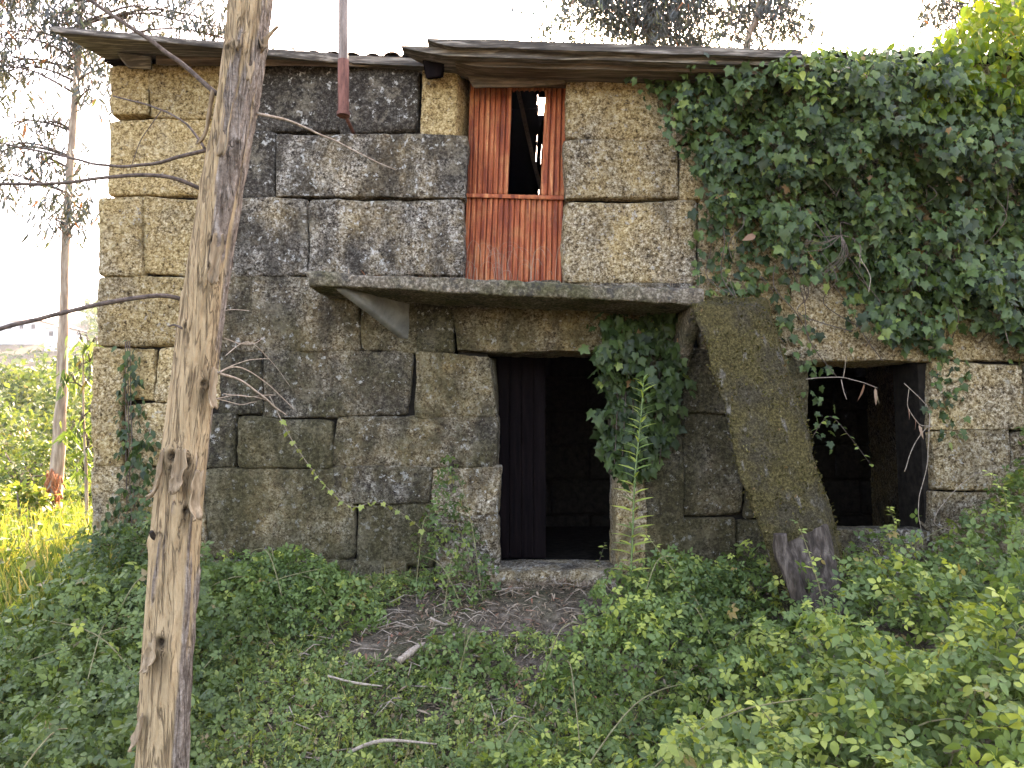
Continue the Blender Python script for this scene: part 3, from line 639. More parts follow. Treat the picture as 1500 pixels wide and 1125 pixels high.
twig([(302, 220), (262, 230), (215, 242), (155, 242), (80, 226), (10, 212)], .007, .004, TY, TY+.25, tree)
twig([(293, 276), (262, 262), (225, 256), (170, 259), (90, 268), (-20, 270)], .008, .005, TY, TY-.15, tree)
twig([(272, 440), (235, 434), (175, 438), (100, 456), (40, 470), (-20, 490)], .008, .007, TY, TY-.25, tree)
twig([(300, 218), (275, 185), (235, 160), (165, 140)], .005, .003, TY, TY+.2, tree)
twig([(238, 160), (210, 200), (190, 250)], .002, .0015, TY+.1, TY+.1, tree)
twig([(376, 166), (430, 180), (500, 212), (578, 249)], .006, .002, TY, TY+.45, tree, mat='twig_pale')
twig([(318, 545), (360, 562), (395, 590), (420, 610)], .005, .003, TY, TY+.4, tree, mat='twig_pale')
twig([(322, 545), (350, 538), (390, 560), (430, 600)], .003, .002, TY, TY+.5, tree, mat='twig_pale')
twig([(368, 85), (385, 66), (393, 52), (406, 38)], .014, .005, TY-.02, TY-.05, tree, 'broken_stub', 'bark_strip', 8, 5)
twig([(272, 485), (255, 476), (246, 478)], .005, .003, TY-.05, TY-.07, tree, 'broken_stub')
twig([(236, 790), (226, 785), (221, 778)], .012, .007, TY-.03, TY-.06, tree, 'broken_stub', 'bark_dark', 8)
for k in range(7):   # dead tangle beside the trunk
    a = random.uniform(300, 330); b = random.uniform(480, 640)
    twig([(a, b), (a+random.uniform(20, 50), b+random.uniform(-25, 25)), (a+random.uniform(50, 100), b+random.uniform(-40, 50))], .0022, .0012, TY, TY+.3, tree, 'twig', 'twig_pale', 4)
# crown above the frame
def lance_cluster(c, rad, N, size=(.09, .16), droop=.8):
    p = np.array(c)+rng.normal(size=(N, 3))*np.array(rad)*.5
    d = unit(N); d[:, 2] = -abs(d[:, 2])*.6-droop; n = unit(N)
    return p, frames(d, n), rng.uniform(*size, N)
def euca(name, base, path, rads, clusters, label, size=(.09, .16), mat='euca', young=.05, old=.02, bark='bark_far', lo=0, cat='tree', group=None, cnt=None):
    t = empty(name, base, label, cat, group)
    pts = smooth_path(path, 10); V, Fc = tube(pts, lerp_list(rads, len(pts)), 12, True, .25, base[0]); obj('trunk', V, Fc, M[bark], t)
    ps, Rs, ss, br = [], [], [], []
    for (c, rad, N) in clusters:
        c = Vector(c); near_ = min(pts, key=lambda q: (q-c-Vector((0, 0, -.25*rad))).length)
        low = near_
        mid = (low+c)/2+Vector((0, 0, .12*(c-low).length))
        br.append(tube(smooth_path([low, mid, c], 5), lerp_list([min(.02, rads[-1]*.8+.006), .004], 11), 5))
        p, R, s = lance_cluster(c, (rad, rad, rad*.8), N, size); ps.append(p); Rs.append(R); ss.append(s)
        for q in range(4):
            e = c+Vector(rng.normal(size=3))*rad*.5; br.append(tube(smooth_path([mid, (mid+e)/2+Vector((0, 0, .1)), e], 4), lerp_list([.007, .003], 9), 4))
    V, Fc = join(br); obj('limbs', V, Fc, M['twig'], t)['kind'] = 'stuff'
    p, R, s = np.concatenate(ps), np.concatenate(Rs), np.concatenate(ss)
    foliage('crown', T_LANCE if cnt is None else T_SLIM, p, R, s, var_of(len(p), lo, 1, young, old), M[mat], t); return t
p, R, s = [np.concatenate(q) for q in zip(*[lance_cluster((tpath[-1].x+random.uniform(-.9, .9), TY+random.uniform(-.5, .9), tpath[-1].z+random.uniform(-.2, 1.3)), (.5, .5, .4), 60) for _ in range(9)])]
foliage('crown', T_LANCE, p, R, s, var_of(len(p)), M['euca'], tree)
# ------------------------------------------------------------------ trees behind
def cl(lst, Y, dy=.5): return [(P(a, b, Y+random.uniform(-dy, dy)), r, n) for a, b, r, n in lst]
Y1 = 3.6
left = [(random.uniform(-40, 165), random.uniform(-60, 120), .42, 190) for _ in range(26)]+[(random.uniform(-30, 150), random.uniform(120, 330), .36, 105) for _ in range(17)]
left += [(a, b, .34, 130) for a, b in ((200, 10), (250, -20), (270, 20), (310, 45), (230, 40), (300, 10), (180, -10), (330, -30), (340, 40), (390, 75))]
b_ = P(76, 772, Y1)
t1 = euca('young_eucalyptus', (b_.x, Y1, float(gz(b_.x, Y1))), [(b_.x, Y1, float(gz(b_.x, Y1))-.1)]+[P(a, b, Y1) for a, b in ((82, 700), (90, 580), (94, 450), (99, 300), (112, 120), (122, -40), (130, -150))], [.10, .085, .068, .055, .046, .042, .038, .03], cl(left, Y1),
     'slender young eucalyptus with shredded red bark at its foot beside the house corner', (.10, .19), old=.04)
sh = []
for k in range(90):
    q = P(80+random.uniform(-11, 11), random.uniform(685, 765), Y1+random.uniform(-.13, .02)); a_ = random.uniform(-.6, .6)
    sh.append(tube([q, q+Vector((a_*.06, -.03, -.06)), q+Vector((a_*.16, -.05, -.14))], [.012, .016, .004], 4))
V, Fc = join(sh); obj('shed_bark', V, Fc, M['bark_red'], t1)['kind'] = 'stuff'
Y2 = 9.0
c2 = [(random.gauss(970, 85), random.uniform(-130, 60), .75, 460) for _ in range(52)]+[(random.gauss(980, 80), random.uniform(-420, -130), 1.0, 380) for _ in range(26)]
euca('eucalyptus_tree', (P(955, 700, Y2).x, Y2, -.1), [(P(955, 700, Y2).x, Y2, -.2)]+[P(a, b, Y2) for a, b in ((955, 300), (952, 60), (950, -60), (945, -300))], [.2, .15, .1, .08, .05], cl(c2, Y2, .8), 'tall grey-green eucalyptus with dense drooping leaves rising behind the ridge of the roof', (.12, .24), lo=.1)
Y3 = 8.0
c3 = [(a, b, .38, 90) for a, b in ((1085, 20), (1120, 15), (1140, 45), (1165, 40), (1070, 50), (1190, 50), (1100, -10), (1150, -10), (1110, 60))]
euca('eucalyptus_sapling', (P(1080, 700, Y3).x, Y3, -.1), [(P(1080, 700, Y3).x, Y3, -.2)]+[P(a, b, Y3) for a, b in ((1085, 300), (1094, 75), (1106, 30), (1118, -20), (1130, -90))], [.1, .08, .06, .055, .05, .04], cl(c3, Y3), 'thin leaning eucalyptus stem with sparse leaves behind the roof edge', (.1, .2))
Y4 = 6.0
c4 = [(random.uniform(1340, 1520), random.uniform(-80, 45), .40, 110) for _ in range(24)]
euca('ochre_eucalyptus', (P(1490, 700, Y4).x, Y4, -.1), [(P(1490, 700, Y4).x, Y4, -.2)]+[P(a, b, Y4) for a, b in ((1485, 300), (1480, 60), (1482, -20), (1486, -150))], [.2, .18, .15, .14, .12], cl(c4, Y4), 'brown-barked eucalyptus trunk with hanging leaves beyond the sunlit creeper', (.1, .2), old=.05)
# broad-leaved sapling by the corner
Ys = 2.6
cs = [(a, b, .13, 16) for a, b in ((118, 500), (140, 530), (110, 545), (128, 565), (98, 560), (140, 600), (118, 620), (132, 655), (104, 640), (145, 505), (120, 690))]
euca('leafy_sapling', (P(125, 760, Ys).x, Ys, float(gz(-5, Ys))), [(P(128, 790, Ys).x, Ys, float(gz(-5, Ys))-.05)]+[P(a, b, Ys) for a, b in ((126, 700), (122, 600), (122, 500))], [.02, .018, .012, .006], cl(cs, Ys, .1), 'small sapling with long bluish green leaves at the house corner', (.13, .22), 'bramble', .06)
# shrubs and trees down the slope
def crown(name, c, rad, N, size, mat, label, young=.2, lo=0, group=None, trunk_to=None, cat='tree', trunk_r=.08):
    c = np.array(c, float); rad = np.array(rad, float)
    base = Vector((c[0], c[1], float(gz(c[0], c[1])))); t = empty(name, base, label, cat, group)
    K = max(10, N//90); cc = unit(K)*rng.uniform(.35, 1, (K, 1))**.5; cc[:, 2] = cc[:, 2]*.95
    w = rng.integers(0, K, N); p = c+(cc[w]*rad)+rng.normal(size=(N, 3))*rad*.16
    n = unit(N)+np.array([0, 0, .7]); d = unit(N); d[:, 2] -= .3
    p[:, 2] = np.maximum(p[:, 2], gz(p[:, 0], p[:, 1])+.05)
    foliage('crown', T_SIMPLE, p, frames(d, n), rng.uniform(*size, N), var_of(N, lo, 1, young, .01), M[mat], t)
    sh_ = [tube(smooth_path([base-Vector((0, 0, .1)), base+Vector((.05*rad[0], 0, (c[2]-base.z)*.6)), Vector(c)], 4), lerp_list([trunk_r, trunk_r*.4], 9), 7)]
    for q in range(5):
        e = Vector(c+unit(1)[0]*rad*.7); m_ = base.lerp(Vector(c), .6); sh_.append(tube([m_, (m_+e)/2+Vector((0, 0, .1*rad[2])), e], [trunk_r*.4, trunk_r*.25, trunk_r*.1], 5))
    V, Fc = join(sh_); obj('trunk', V, Fc, M['twig'], t); return t
def at(px, py, Y): return P(px, py, Y)
for (px, py, Y, r, N, mat, yg, lab) in [
    (30, 690, 7.5, .75, 1600, 'tree', .2, 'rounded green shrub on the slope behind the slender eucalyptus'),
    (120, 715, 7, .6, 1300, 'bramble', .1, 'dark green shrub in the gap beside the house corner'),
    (-20, 745, 5.5, .55, 1000, 'weed', .1, 'blue-green leafy bush standing in the sunlit grass'),
    (30, 752, 3.0, .38, 900, 'grass', .3, 'yellow-green scrub bush in the grass in front of the slender eucalyptus'),
    (112, 745, 4.6, .42, 900, 'weed', .25, 'mid-green scrub bush between the eucalyptus and the house corner'),
    (-5, 815, 1.4, .30, 800, 'tree', .3, 'low light green scrub at the near edge of the sunny grass'),
    (60, 790, 2.0, .24, 600, 'grass', .4, 'small yellowish scrub tuft at the foot of the slender eucalyptus'),
    (55, 720, 8.2, .6, 1100, 'grass', .3, 'pale yellow-green bush just behind the red-barked foot'),
    (145, 660, 11, .8, 1500, 'weed', .1, 'green bushy tree just past the house corner'),
    (45, 665, 15, 1.4, 2300, 'tree', .35, 'yellow-green tree on the slope below the meadow'),
    (-30, 640, 19, 1.8, 2400, 'weed', .1, 'broad light green tree down the slope behind the bushes'),
    (130, 615, 24, 2.0, 2400, 'tree', .3, 'tall light green tree in the valley beside the house corner'),
    (40, 612, 34, 2.6, 2600, 'tree', .3, 'wide pale tree in the valley with yellowish crown'),
    (100, 590, 46, 3.0, 2400, 'weed', .1, 'far rounded tree of the valley, hazy green'),
    (-10, 585, 55, 3.6, 2400, 'tree', .2, 'far large tree of the valley next to the hillside wood'),
    (150, 580, 60, 3.8, 2000, 'tree', .2, 'far valley tree half hidden by the house corner')]:
    q = at(px, py, Y); d = (Y-CY)
    crown('slope_tree' if Y > 9 else 'slope_shrub', q, (r*1.15, r*.9, r), N, (.07 if Y < 9 else .006*d, .12 if Y < 9 else .011*d), mat, lab, yg, trunk_r=.02+.004*d, cat='tree' if Y > 9 else 'shrub', group='trees and shrubs down the slope')
# wood on the far hill
N = 42000; wx = rng.uniform(-330, 120, N); wy = rng.uniform(70, 330, N); cell = np.floor(wx/7)*31+np.floor(wy/7)*17
hp = 750+F*wx/(wy+6); kp = ~((hp > -70) & (hp < 118) & (wy > 199)); wx, wy, cell = wx[kp], wy[kp], cell[kp]; N = len(wx); hp = 750+F*wx/(wy+6); near_h = np.where((hp > -70) & (hp < 118) & (wy > 140), .28, 1.0)
jit = np.sin(cell*12.9898)*43758.5453; hgt = (3+5*(jit-np.floor(jit)))*near_h
wp = np.stack([wx, wy, gz(wx, wy)+hgt*rng.uniform(.25, 1, N)*(1-.5*(((wx/7) % 1-.5)**2+((wy/7) % 1-.5)**2)*2)], 1)
tag(foliage('hillside_wood', T_SIMPLE, wp, frames(unit(N), unit(N)+np.array([0, -.5, 1.0])), rng.uniform(2.2, 4.2, N)*np.sqrt(near_h), var_of(N, 0, .35, .03, 0), M['weed']), 'hazy wood covering the far hillside', 'wood', kind='stuff')
# far houses on the hill crest
M['plaster'] = simple('pale_plaster', [(.3, (.55, .53, .5)), (.7, (.72, .71, .68))], (.4,)*3, bump=.1)
M['roof_far'] = simple('pale_roof', [(.3, (.30, .22, .18)), (.7, (.45, .36, .30))], (.5,)*3, bump=.1)
M['glass_dark'] = simple('window_dark', [(.3, (.02, .025, .03)), (.7, (.05, .055, .06))], (1,)*3, rough=.2, bump=0)
def box(x0, x1, y0, y1, z0, z1):
    V = [(x, y, z) for x in (x0, x1) for y in (y0, y1) for z in (z0, z1)]
    return V, [(0, 1, 3, 2), (4, 6, 7, 5), (0, 4, 5, 1), (2, 3, 7, 6), (0, 2, 6, 4), (1, 5, 7, 3)]
def far_house(px0, px1, pyb, pyt, Y, lab, nwin):
    a, b = P(px0, pyb, Y), P(px1, pyt, Y); h = empty('hill_house', ((a.x+b.x)/2, Y, a.z), lab, 'house', 'houses on the hill crest'); dp = 9
    zb_ = float(gz((a.x+b.x)/2, Y))-2
    obj('wall', *box(a.x, b.x, Y, Y+dp, min(zb_, a.z), b.z), M['plaster'], h, smooth=False)
    e = .8; V = [(a.x-e, Y-e, b.z+.02), (b.x+e, Y-e, b.z+.02), (b.x+e, Y+dp+e, b.z+.02), (a.x-e, Y+dp+e, b.z+.02), (a.x+2, Y+dp/2, b.z+1.6), (b.x-2, Y+dp/2, b.z+1.6)]
    obj('roof', np.array(V), [(0, 1, 5, 4), (1, 2, 5), (2, 3, 4, 5), (3, 0, 4), (0, 3, 2, 1)], M['roof_far'], h, smooth=False)
    for k in range(nwin):
        x = a.x+(b.x-a.x)*(k+.5)/nwin; obj('window', *box(x-.6, x+.6, Y-.06, Y+.05, b.z-2.4, b.z-1.0), M['glass_dark'], h, smooth=False)
far_house(-30, 58, 492, 470, 210, 'long pale house with low roof on the far hill crest', 5)
far_house(66, 100, 500, 480, 200, 'smaller pale house beside the long one on the hill crest', 2)
# ------------------------------------------------------------------ ivy
from math import inf
def in_poly(px, py, poly):
    inside = np.zeros(len(px), bool); n = len(poly)
    for i in range(n):
        (x1, y1), (x2, y2) = poly[i], poly[(i+1) % n]
        c = ((y1 > py) != (y2 > py)) & (px < (x2-x1)*(py-y1)/(y2-y1+1e-9)+x1); inside ^= c
    return inside
def nz(px, py, f, s=0): return np.array([noise.noise(Vector((a*f, b*f, s))) for a, b in zip(px, py)])
def wall_leaves(poly, N, y_in, y_out, size, bulge=None, edge_j=14, face=(-.0, -.8, .62), spread=1.05):
    xs_, ys_ = [p[0] for p in poly], [p[1] for p in poly]
    px = rng.uniform(min(xs_)-20, max(xs_)+20, N*3); py = rng.uniform(min(ys_)-20, max(ys_)+20, N*3)
    ok = in_poly(px+rng.normal(0, edge_j, N*3), py+rng.normal(0, edge_j, N*3), poly); px, py = px[ok][:N], py[ok][:N]; n = len(px)
    out = y_in+(y_out-y_in)*rng.random(n)**.7*(.30+1.5*np.clip(nz(px, py, .016, 2)*1.3+.4, 0, 1))
    if bulge is not None: out = out+bulge(px, py)*rng.uniform(.5, 1, n)
    p = np.array([P(a, b, -o) for a, b, o in zip(px, py, out)])
    nn = np.array(face)+rng.normal(size=(n, 3))*spread*.6
    d = np.stack([rng.normal(0, .5, n), rng.normal(-.25, .2, n), -np.ones(n)+rng.normal(0, .35, n)], 1)
    return p, frames(d, nn), rng.uniform(*size, n)
ivy_poly = [(925, 92), (960, 130), (985, 165), (992, 195), (1025, 235), (1038, 300), (1050, 335), (1095, 310), (1140, 350), (1165, 395), (1215, 390), (1250, 440), (1275, 490), (1330, 500), (1365, 520), (1390, 470), (1440, 475), (1500, 510), (1620, 520), (1620, 165), (1480, 150), (1410, 112), (1370, 88), (1190, 88), (1060, 92)]
ivy = empty('ivy', P(1300, 700, -.05), 'dense dark green ivy draped over the upper wall and eave past the upper door', 'ivy')
bul = lambda px, py: .42*np.exp(-((px-1320)/150.)**2-((py-150)/80.)**2)+.2*np.exp(-((px-1470)/80.)**2-((py-240)/100.)**2)+.12*np.exp(-((px-1180)/120.)**2-((py-230)/90.)**2)
sets = [wall_leaves(ivy_poly, 7600, .02, .27, (.032, .10), bul),
        wall_leaves([(1025, 300), (1140, 310), (1160, 420), (1190, 520), (1130, 500), (1060, 430), (1020, 420)], 230, .03, .10, (.05, .085)),
        wall_leaves([(1180, 470), (1205, 530), (1215, 640), (1190, 640)], 70, .0, .08, (.04, .07)),
        wall_leaves([(1360, 520), (1400, 530), (1410, 640), (1375, 640)], 60, .02, .06, (.04, .07))]
p, R, s = [np.concatenate(q) for q in zip(*sets)]; v = var_of(len(p), 0, 1, .06, .006)
pk_ = split_pick(score_view(p, R, s)*(1+3*np.clip(-p[:, 1], 0, .5)), 290)
foliage('foliage', T_IVY, p[~pk_], R[~pk_], s[~pk_], v[~pk_], M['ivy'], ivy); single_leaves(T_IVY, p[pk_], R[pk_], s[pk_], v[pk_], M['ivy'], ivy)
stems = []
for k in range(46):
    a, b = random.uniform(1040, 1500), random.uniform(100, 420); L_ = random.uniform(60, 170)
    stems.append(tube(smooth_path([P(a+random.uniform(-15, 15)*i+L_*.1*i, b+L_*i/3, -random.uniform(.02, .28)) for i in range(4)], 5), .004, 5))
V, Fc = join(stems); obj('stem', V, Fc, M['twig'], ivy)['kind'] = 'stuff'
ivy2 = empty('hanging_ivy', P(940, 690, -.1), 'dark ivy curtain hanging beside the ground-floor doorway under the balcony', 'ivy')
p, R, s = wall_leaves([(885, 470), (990, 455), (1000, 560), (985, 640), (950, 690), (915, 705), (900, 680), (880, 640), (888, 580), (868, 520)], 820, .02, .22, (.055, .105), edge_j=9)
v = var_of(len(p), 0, .7, .02, .004); pk_ = split_pick(score_view(p, R, s), 140)
foliage('foliage', T_IVY, p[~pk_], R[~pk_], s[~pk_], v[~pk_], M['ivy'], ivy2); single_leaves(T_IVY, p[pk_], R[pk_], s[pk_], v[pk_], M['ivy'], ivy2)
V, Fc = join([tube(smooth_path([P(900+k*14, 455, -.03), P(905+k*12, 560, -.06), P(900+k*11, 680, -.1)], 5), .004, 5) for k in range(7)]); obj('stem', V, Fc, M['twig'], ivy2)['kind'] = 'stuff'
cr = empty('wall_creeper', P(200, 860, -.05), 'thin dark creeper climbing a stone joint near the house corner', 'creeper')
p, R, s = wall_leaves([(176, 505), (196, 505), (205, 590), (225, 640), (225, 720), (240, 860), (130, 860), (150, 760), (185, 690), (176, 600)], 520, .02, .12, (.04, .08), edge_j=6)
foliage('foliage', T_OVAL, p, R, s, var_of(len(p), 0, .7, .03), M['ivy'], cr)
V, Fc = join([tube(smooth_path([P(190+k*9, 860, -.06), P(185+k*5, 700, -.05), P(184+k*3, 500, -.03)], 6), .004, 5) for k in range(3)]); obj('stem', V, Fc, M['twig'], cr)
# sunlit creeper on top of the wall
sc_ = empty('sunlit_creeper', P(1460, 90, .3), 'bright yellow-green leafy creeper heaped on the roof, glowing in the sun', 'creeper')
N = 3600; px = rng.uniform(1345, 1620, N); top = np.interp(px, [1345, 1385, 1410, 1440, 1500, 1620], [95, 55, 10, -20, -30, -40])+rng.normal(0, 6, N)
py = top+(165-top)*rng.random(N)**.8; p = np.array([P(a, b, y) for a, b, y in zip(px, py, rng.uniform(-.45, .5, N))])
R = frames(np.stack([rng.normal(0, .5, N), rng.normal(-.2, .4, N), -np.ones(N)*.7+rng.normal(0, .4, N)], 1), unit(N)*.8+np.array([0, -.5, .6])); s = rng.uniform(.06, .12, N); v = var_of(N, .2, 1, .35, .015)
pk_ = split_pick(score_view(p, R, s)*(p[:, 1] < .1), 120)
foliage('foliage', T_OVAL, p[~pk_], R[~pk_], s[~pk_], v[~pk_], M['sunny'], sc_); single_leaves(T_OVAL, p[pk_], R[pk_], s[pk_], v[pk_], M['sunny'], sc_)
V, Fc = join([tube(smooth_path([P(1400+k*17, 130, random.uniform(-.1, .4)), P(1405+k*16, 80, random.uniform(-.1, .5)), P(1400+k*18, 30, random.uniform(-.1, .5))], 5), .006, 5) for k in range(9)]); obj('stem', V, Fc, M['twig'], sc_)
top = empty('roof_growth', P(1270, 90, .1), 'mid-green leafy fringe growing along the roof edge above the ivy', 'creeper')
N = 1100; px = rng.uniform(1130, 1420, N); py = np.interp(px, [1130, 1200, 1300, 1420], [92, 84, 82, 80])+rng.uniform(-14, 60, N)*np.interp(px, [1130, 1200, 1420], [.3, 1, 1.1]); p = np.array([P(a, b, -y) for a, b, y in zip(px, py, rng.uniform(.0, .5, N))])
R = frames(np.stack([rng.normal(0, .6, N), rng.normal(-.4, .4, N), -np.ones(N)*.6+rng.normal(0, .5, N)], 1), unit(N)*.7+np.array([0, -.5, .9])); s = rng.uniform(.05, .10, N); v = var_of(N, .3, 1, .15)
pk_ = split_pick(score_view(p, R, s), 100)
foliage('foliage', T_OVAL, p[~pk_], R[~pk_], s[~pk_], v[~pk_], M['bramble'], top); single_leaves(T_OVAL, p[pk_], R[pk_], s[pk_], v[pk_], M['bramble'], top)
V, Fc = join([tube(smooth_path([P(1150+k*26, 120, -.1), P(1160+k*26, 95, -.25), P(1165+k*27, 76, -.3)], 5), .004, 5) for k in range(10)]); obj('stem', V, Fc, M['twig'], top)
# ------------------------------------------------------------------ brambles
def thicket(name, mounds, N, label, size=(.055, .10), lo=.1, young=.22, nleaf=200, tpl=(T_TRI, T_PENT), mat='bramble', ncane=14, depth=.40, cat='bramble', bias=(0, -.35, 1.0), dark=.6, dirbias=(0, 0, -.35), old=.012, keep=None):
    ar = np.array([m[2]*m[3] for m in mounds]); w = rng.choice(len(mounds), N, p=ar/ar.sum()); m = np.array(mounds)
    r = np.sqrt(rng.random(N))*1.05; an = rng.uniform(0, 2*np.pi, N)
    x = m[w, 0]+m[w, 2]*r*np.cos(an); y = m[w, 1]+m[w, 3]*r*np.sin(an)
    y = np.minimum(y, -.06+rng.uniform(-.2, 0, N))
    H = np.zeros(N)
    for (cx, cy, rx, ry, h) in mounds:
        q = ((x-cx)/rx)**2+((y-cy)/ry)**2; H = np.maximum(H, h*np.sqrt(np.clip(1.08-q, 0, 1)))
    H = H*(1+.5*nz(x, y, 2.3, 1)+.35*nz(x, y, 5.5, 5))+.05
    t = rng.random(N)**1.7; z = gz(x, y)+np.maximum(.02, H-t*np.minimum(H, depth)+.05*nz(x, y, 6, 4))
    p = np.stack([x, y, z], 1)
    if keep is not None: k_ = keep(p); p, t = p[k_], t[k_]
    N = len(p); n = np.array(bias)+rng.normal(size=(N, 3))*.5; d = unit(N)+np.array(dirbias)
    R = frames(d, n); s = rng.uniform(*size, N)*(1+.25*nz(p[:, 0], p[:, 1], 3, 7)); v = var_of(N, lo, 1, young, old)
    clump = np.clip(.5+1.1*nz(p[:, 0], p[:, 1], 1.9, 11), 0, 1)
    v[:, 0] = np.clip(v[:, 0]*.6+.5*clump-.05, 0, 1); v[:, 1] *= np.clip(1.6*clump, .2, 1.2)
    pr = 1-t; v[:, 1] *= (pr > .55)
    cx_, cy_ = p[:, 0].mean(), p[:, 1].mean()
    b = empty(name, (cx_, cy_, float(gz(cx_, cy_))), label, cat)
    pk_ = split_pick(score_view(p, R, s)*pr, nleaf); rest = ~pk_; hf = rng.random(N) < .62
    (Va, Fa), (Vb, Fb) = [leaf_shape(tp, p[q], R[q], s[q]) for tp, q in ((tpl[0], rest & hf), (tpl[1], rest & ~hf))]
    vv = np.concatenate([np.repeat(v[rest & hf], len(tpl[0][0]), axis=0), np.repeat(v[rest & ~hf], len(tpl[1][0]), axis=0)])
    o = obj('foliage', np.concatenate([Va, Vb]), np.concatenate([Fa, Fb+len(Va)]), M[mat], b, True, vv); o['kind'] = 'stuff'
    single_leaves(tpl[0], p[pk_], R[pk_], s[pk_], v[pk_], M[mat], b)
    for k in range(ncane):
        i0, i1 = rng.integers(0, N, 2); q0 = Vector((p[i0][0], p[i0][1], float(gz(p[i0][0], p[i0][1]))-.02)); q1 = Vector(p[i1])
        if (q1-q0).length > 1.3: q1 = q0+(q1-q0).normalized()*1.3
        mid = (q0+q1)/2+Vector((0, 0, .10+.15*random.random())); V, Fc = tube(smooth_path([q0, mid, q1], 7), lerp_list([.005, .0025], 15), 5); obj('cane', V, Fc, M['cane'], b)
    return b
thicket('bramble_thicket', [(2.5, -.75, 1.0, .6, .42), (3.85, -.6, .65, .6, .80), (4.45, -.8, .8, 1.0, 1.45), (4.1, -1.9, .8, .9, 1.15), (2.2, -1.7, 1.1, .8, .58), (3.4, -1.8, 1.1, 1.0, .78)], 5600, 'tall bramble thicket heaped below the small square opening', nleaf=230, ncane=26)
thicket('bramble_thicket', [(1.5, -2.3, .8, .7, .5), (1.9, -3.1, .9, .8, .62), (1.0, -3.1, .8, .7, .42), (2.7, -2.9, .9, .9, .95)], 4800, 'pale green bramble thicket in front of the leaning mossy slab and its plank', nleaf=280, ncane=26, young=.36, lo=.2)
thicket('bramble_thicket', [(1.0, -1.0, .55, .45, .30), (1.5, -.8, .5, .4, .26), (.75, -1.6, .6, .5, .28), (.3, -2.4, .55, .4, .18)], 2300, 'low bramble growth at the foot of the wall beside the tall weed', nleaf=160, ncane=12, size=(.05, .085))
thicket('dark_undergrowth', [(-2.75, -.5, .55, .4, .55), (-2.75, -1.35, .6, .6, .40), (-2.2, -1.3, .7, .6, .36), (-2.3, -2.2, .9, .7, .32), (-1.9, -2.9, .7, .6, .25)], 5200, 'dark green undergrowth piled round the house corner beyond the tree', (.045, .085), 0, .06, 170, (T_TRI, T_PENT), 'weed', 14, .3, 'undergrowth', (.1, -.35, .9), dirbias=(-.6, -.2, -.3))
thicket('bramble_clump', [(-1.8, -.45, .6, .4, .24), (-1.4, -.8, .5, .35, .20), (-1.8, -1.0, .5, .4, .22)], 1600, 'leafy bramble clump at the wall foot just beyond the peeling tree', (.05, .085), 0, .1, 130, ncane=10)
thicket('weed_clump', [(-.42, -.45, .3, .3, .45), (-.55, -.25, .22, .2, .75)], 330, 'small leafy weeds growing in the gap beside the doorway jamb', (.04, .08), .1, .15, 60, ncane=5, cat='weed')
thicket('weed_clump', [(-.28, -1.35, .30, .22, .20)], 260, 'small dark leafy tuft growing on the bank below the doorway', (.05, .08), 0, .02, 50, ncane=3, cat='weed')
# low ground cover
def cover(N, xr_, yr_, thr=-.1):
    x = rng.uniform(*xr_, N); y = rng.uniform(*yr_, N)
    dirt = np.exp(-((x-.05)/.8)**2-((y+.6)/.55)**2)+.6*np.exp(-((x+.75)/.3)**2-((y+1.15)/.3)**2)
    ok = (nz(x, y, 1.6, 21)+.5*nz(x, y, 5, 22)-1.9*dirt > thr) & (y < -.1); x, y = x[ok], y[ok]
    return np.stack([x, y, gz(x, y)+.03*nz(x, y, 2.2, 3)+rng.uniform(.0, .10, len(x))*(1+.6*nz(x, y, 1.3, 31))], 1)
p = cover(46000, (-3.3, 1.7), (-3.9, -.12), -.48); N = len(p)
v = var_of(N, .2, 1, .28, .04); v[:, 0] = np.clip(.1+v[:, 0]*.6+.5*np.clip(.5+nz(p[:, 0], p[:, 1], 2.2, 41), 0, 1), 0, 1)
R = frames(unit(N)+np.array([0, 0, .15]), np.array([0, -.3, 1.])+rng.normal(size=(N, 3))*.45)
s = rng.uniform(.025, .065, N); tag(foliage('ground_cover', T_TRI, p, R, s, v, M['weed']), 'low small-leaved plants covering the bank before the house', 'ground cover', kind='stuff')
p = cover(5200, (-2.6, 1.6), (-3.6, -.12), -.25); N = len(p); p[:, 2] -= .02
d = unit(N)*.45+np.array([0, 0, 1.]); tag(foliage('grass', T_BLADE, p, frames(d, unit(N)), rng.uniform(.05, .15, N), var_of(N, 0, 1, .3, .2), M['grass']), 'thin grass blades among the ground cover', 'grass', kind='stuff')
# sunny meadow at the left
N = 40000; x = -2.95-8*rng.random(N)**1.3; y = -1.9+13*rng.random(N)**1.25; z = gz(x, y)
d = unit(N)*.5+np.array([0, 0, 1.]); tag(foliage('meadow_grass', T_BLADE, np.stack([x, y, z], 1), frames(d, unit(N)), rng.uniform(.18, .5, N), var_of(N, .0, .9, .35, .12), M['grass']), 'sunlit yellow-green grass beside the house', 'grass', kind='stuff')
N = 12000; x = -2.95-8*rng.random(N)**1.2; y = -1.8+12.8*rng.random(N)**1.2; z = gz(x, y)+rng.uniform(.05, .4, N)
tag(foliage('meadow_weeds', T_SIMPLE, np.stack([x, y, z], 1), frames(unit(N), unit(N)*.6+np.array([0, 0, 1.])), rng.uniform(.05, .11, N), var_of(N, 0, 1, .3, .03), M['weed']), 'sunlit leafy weeds among the meadow grass', 'weeds', kind='stuff')
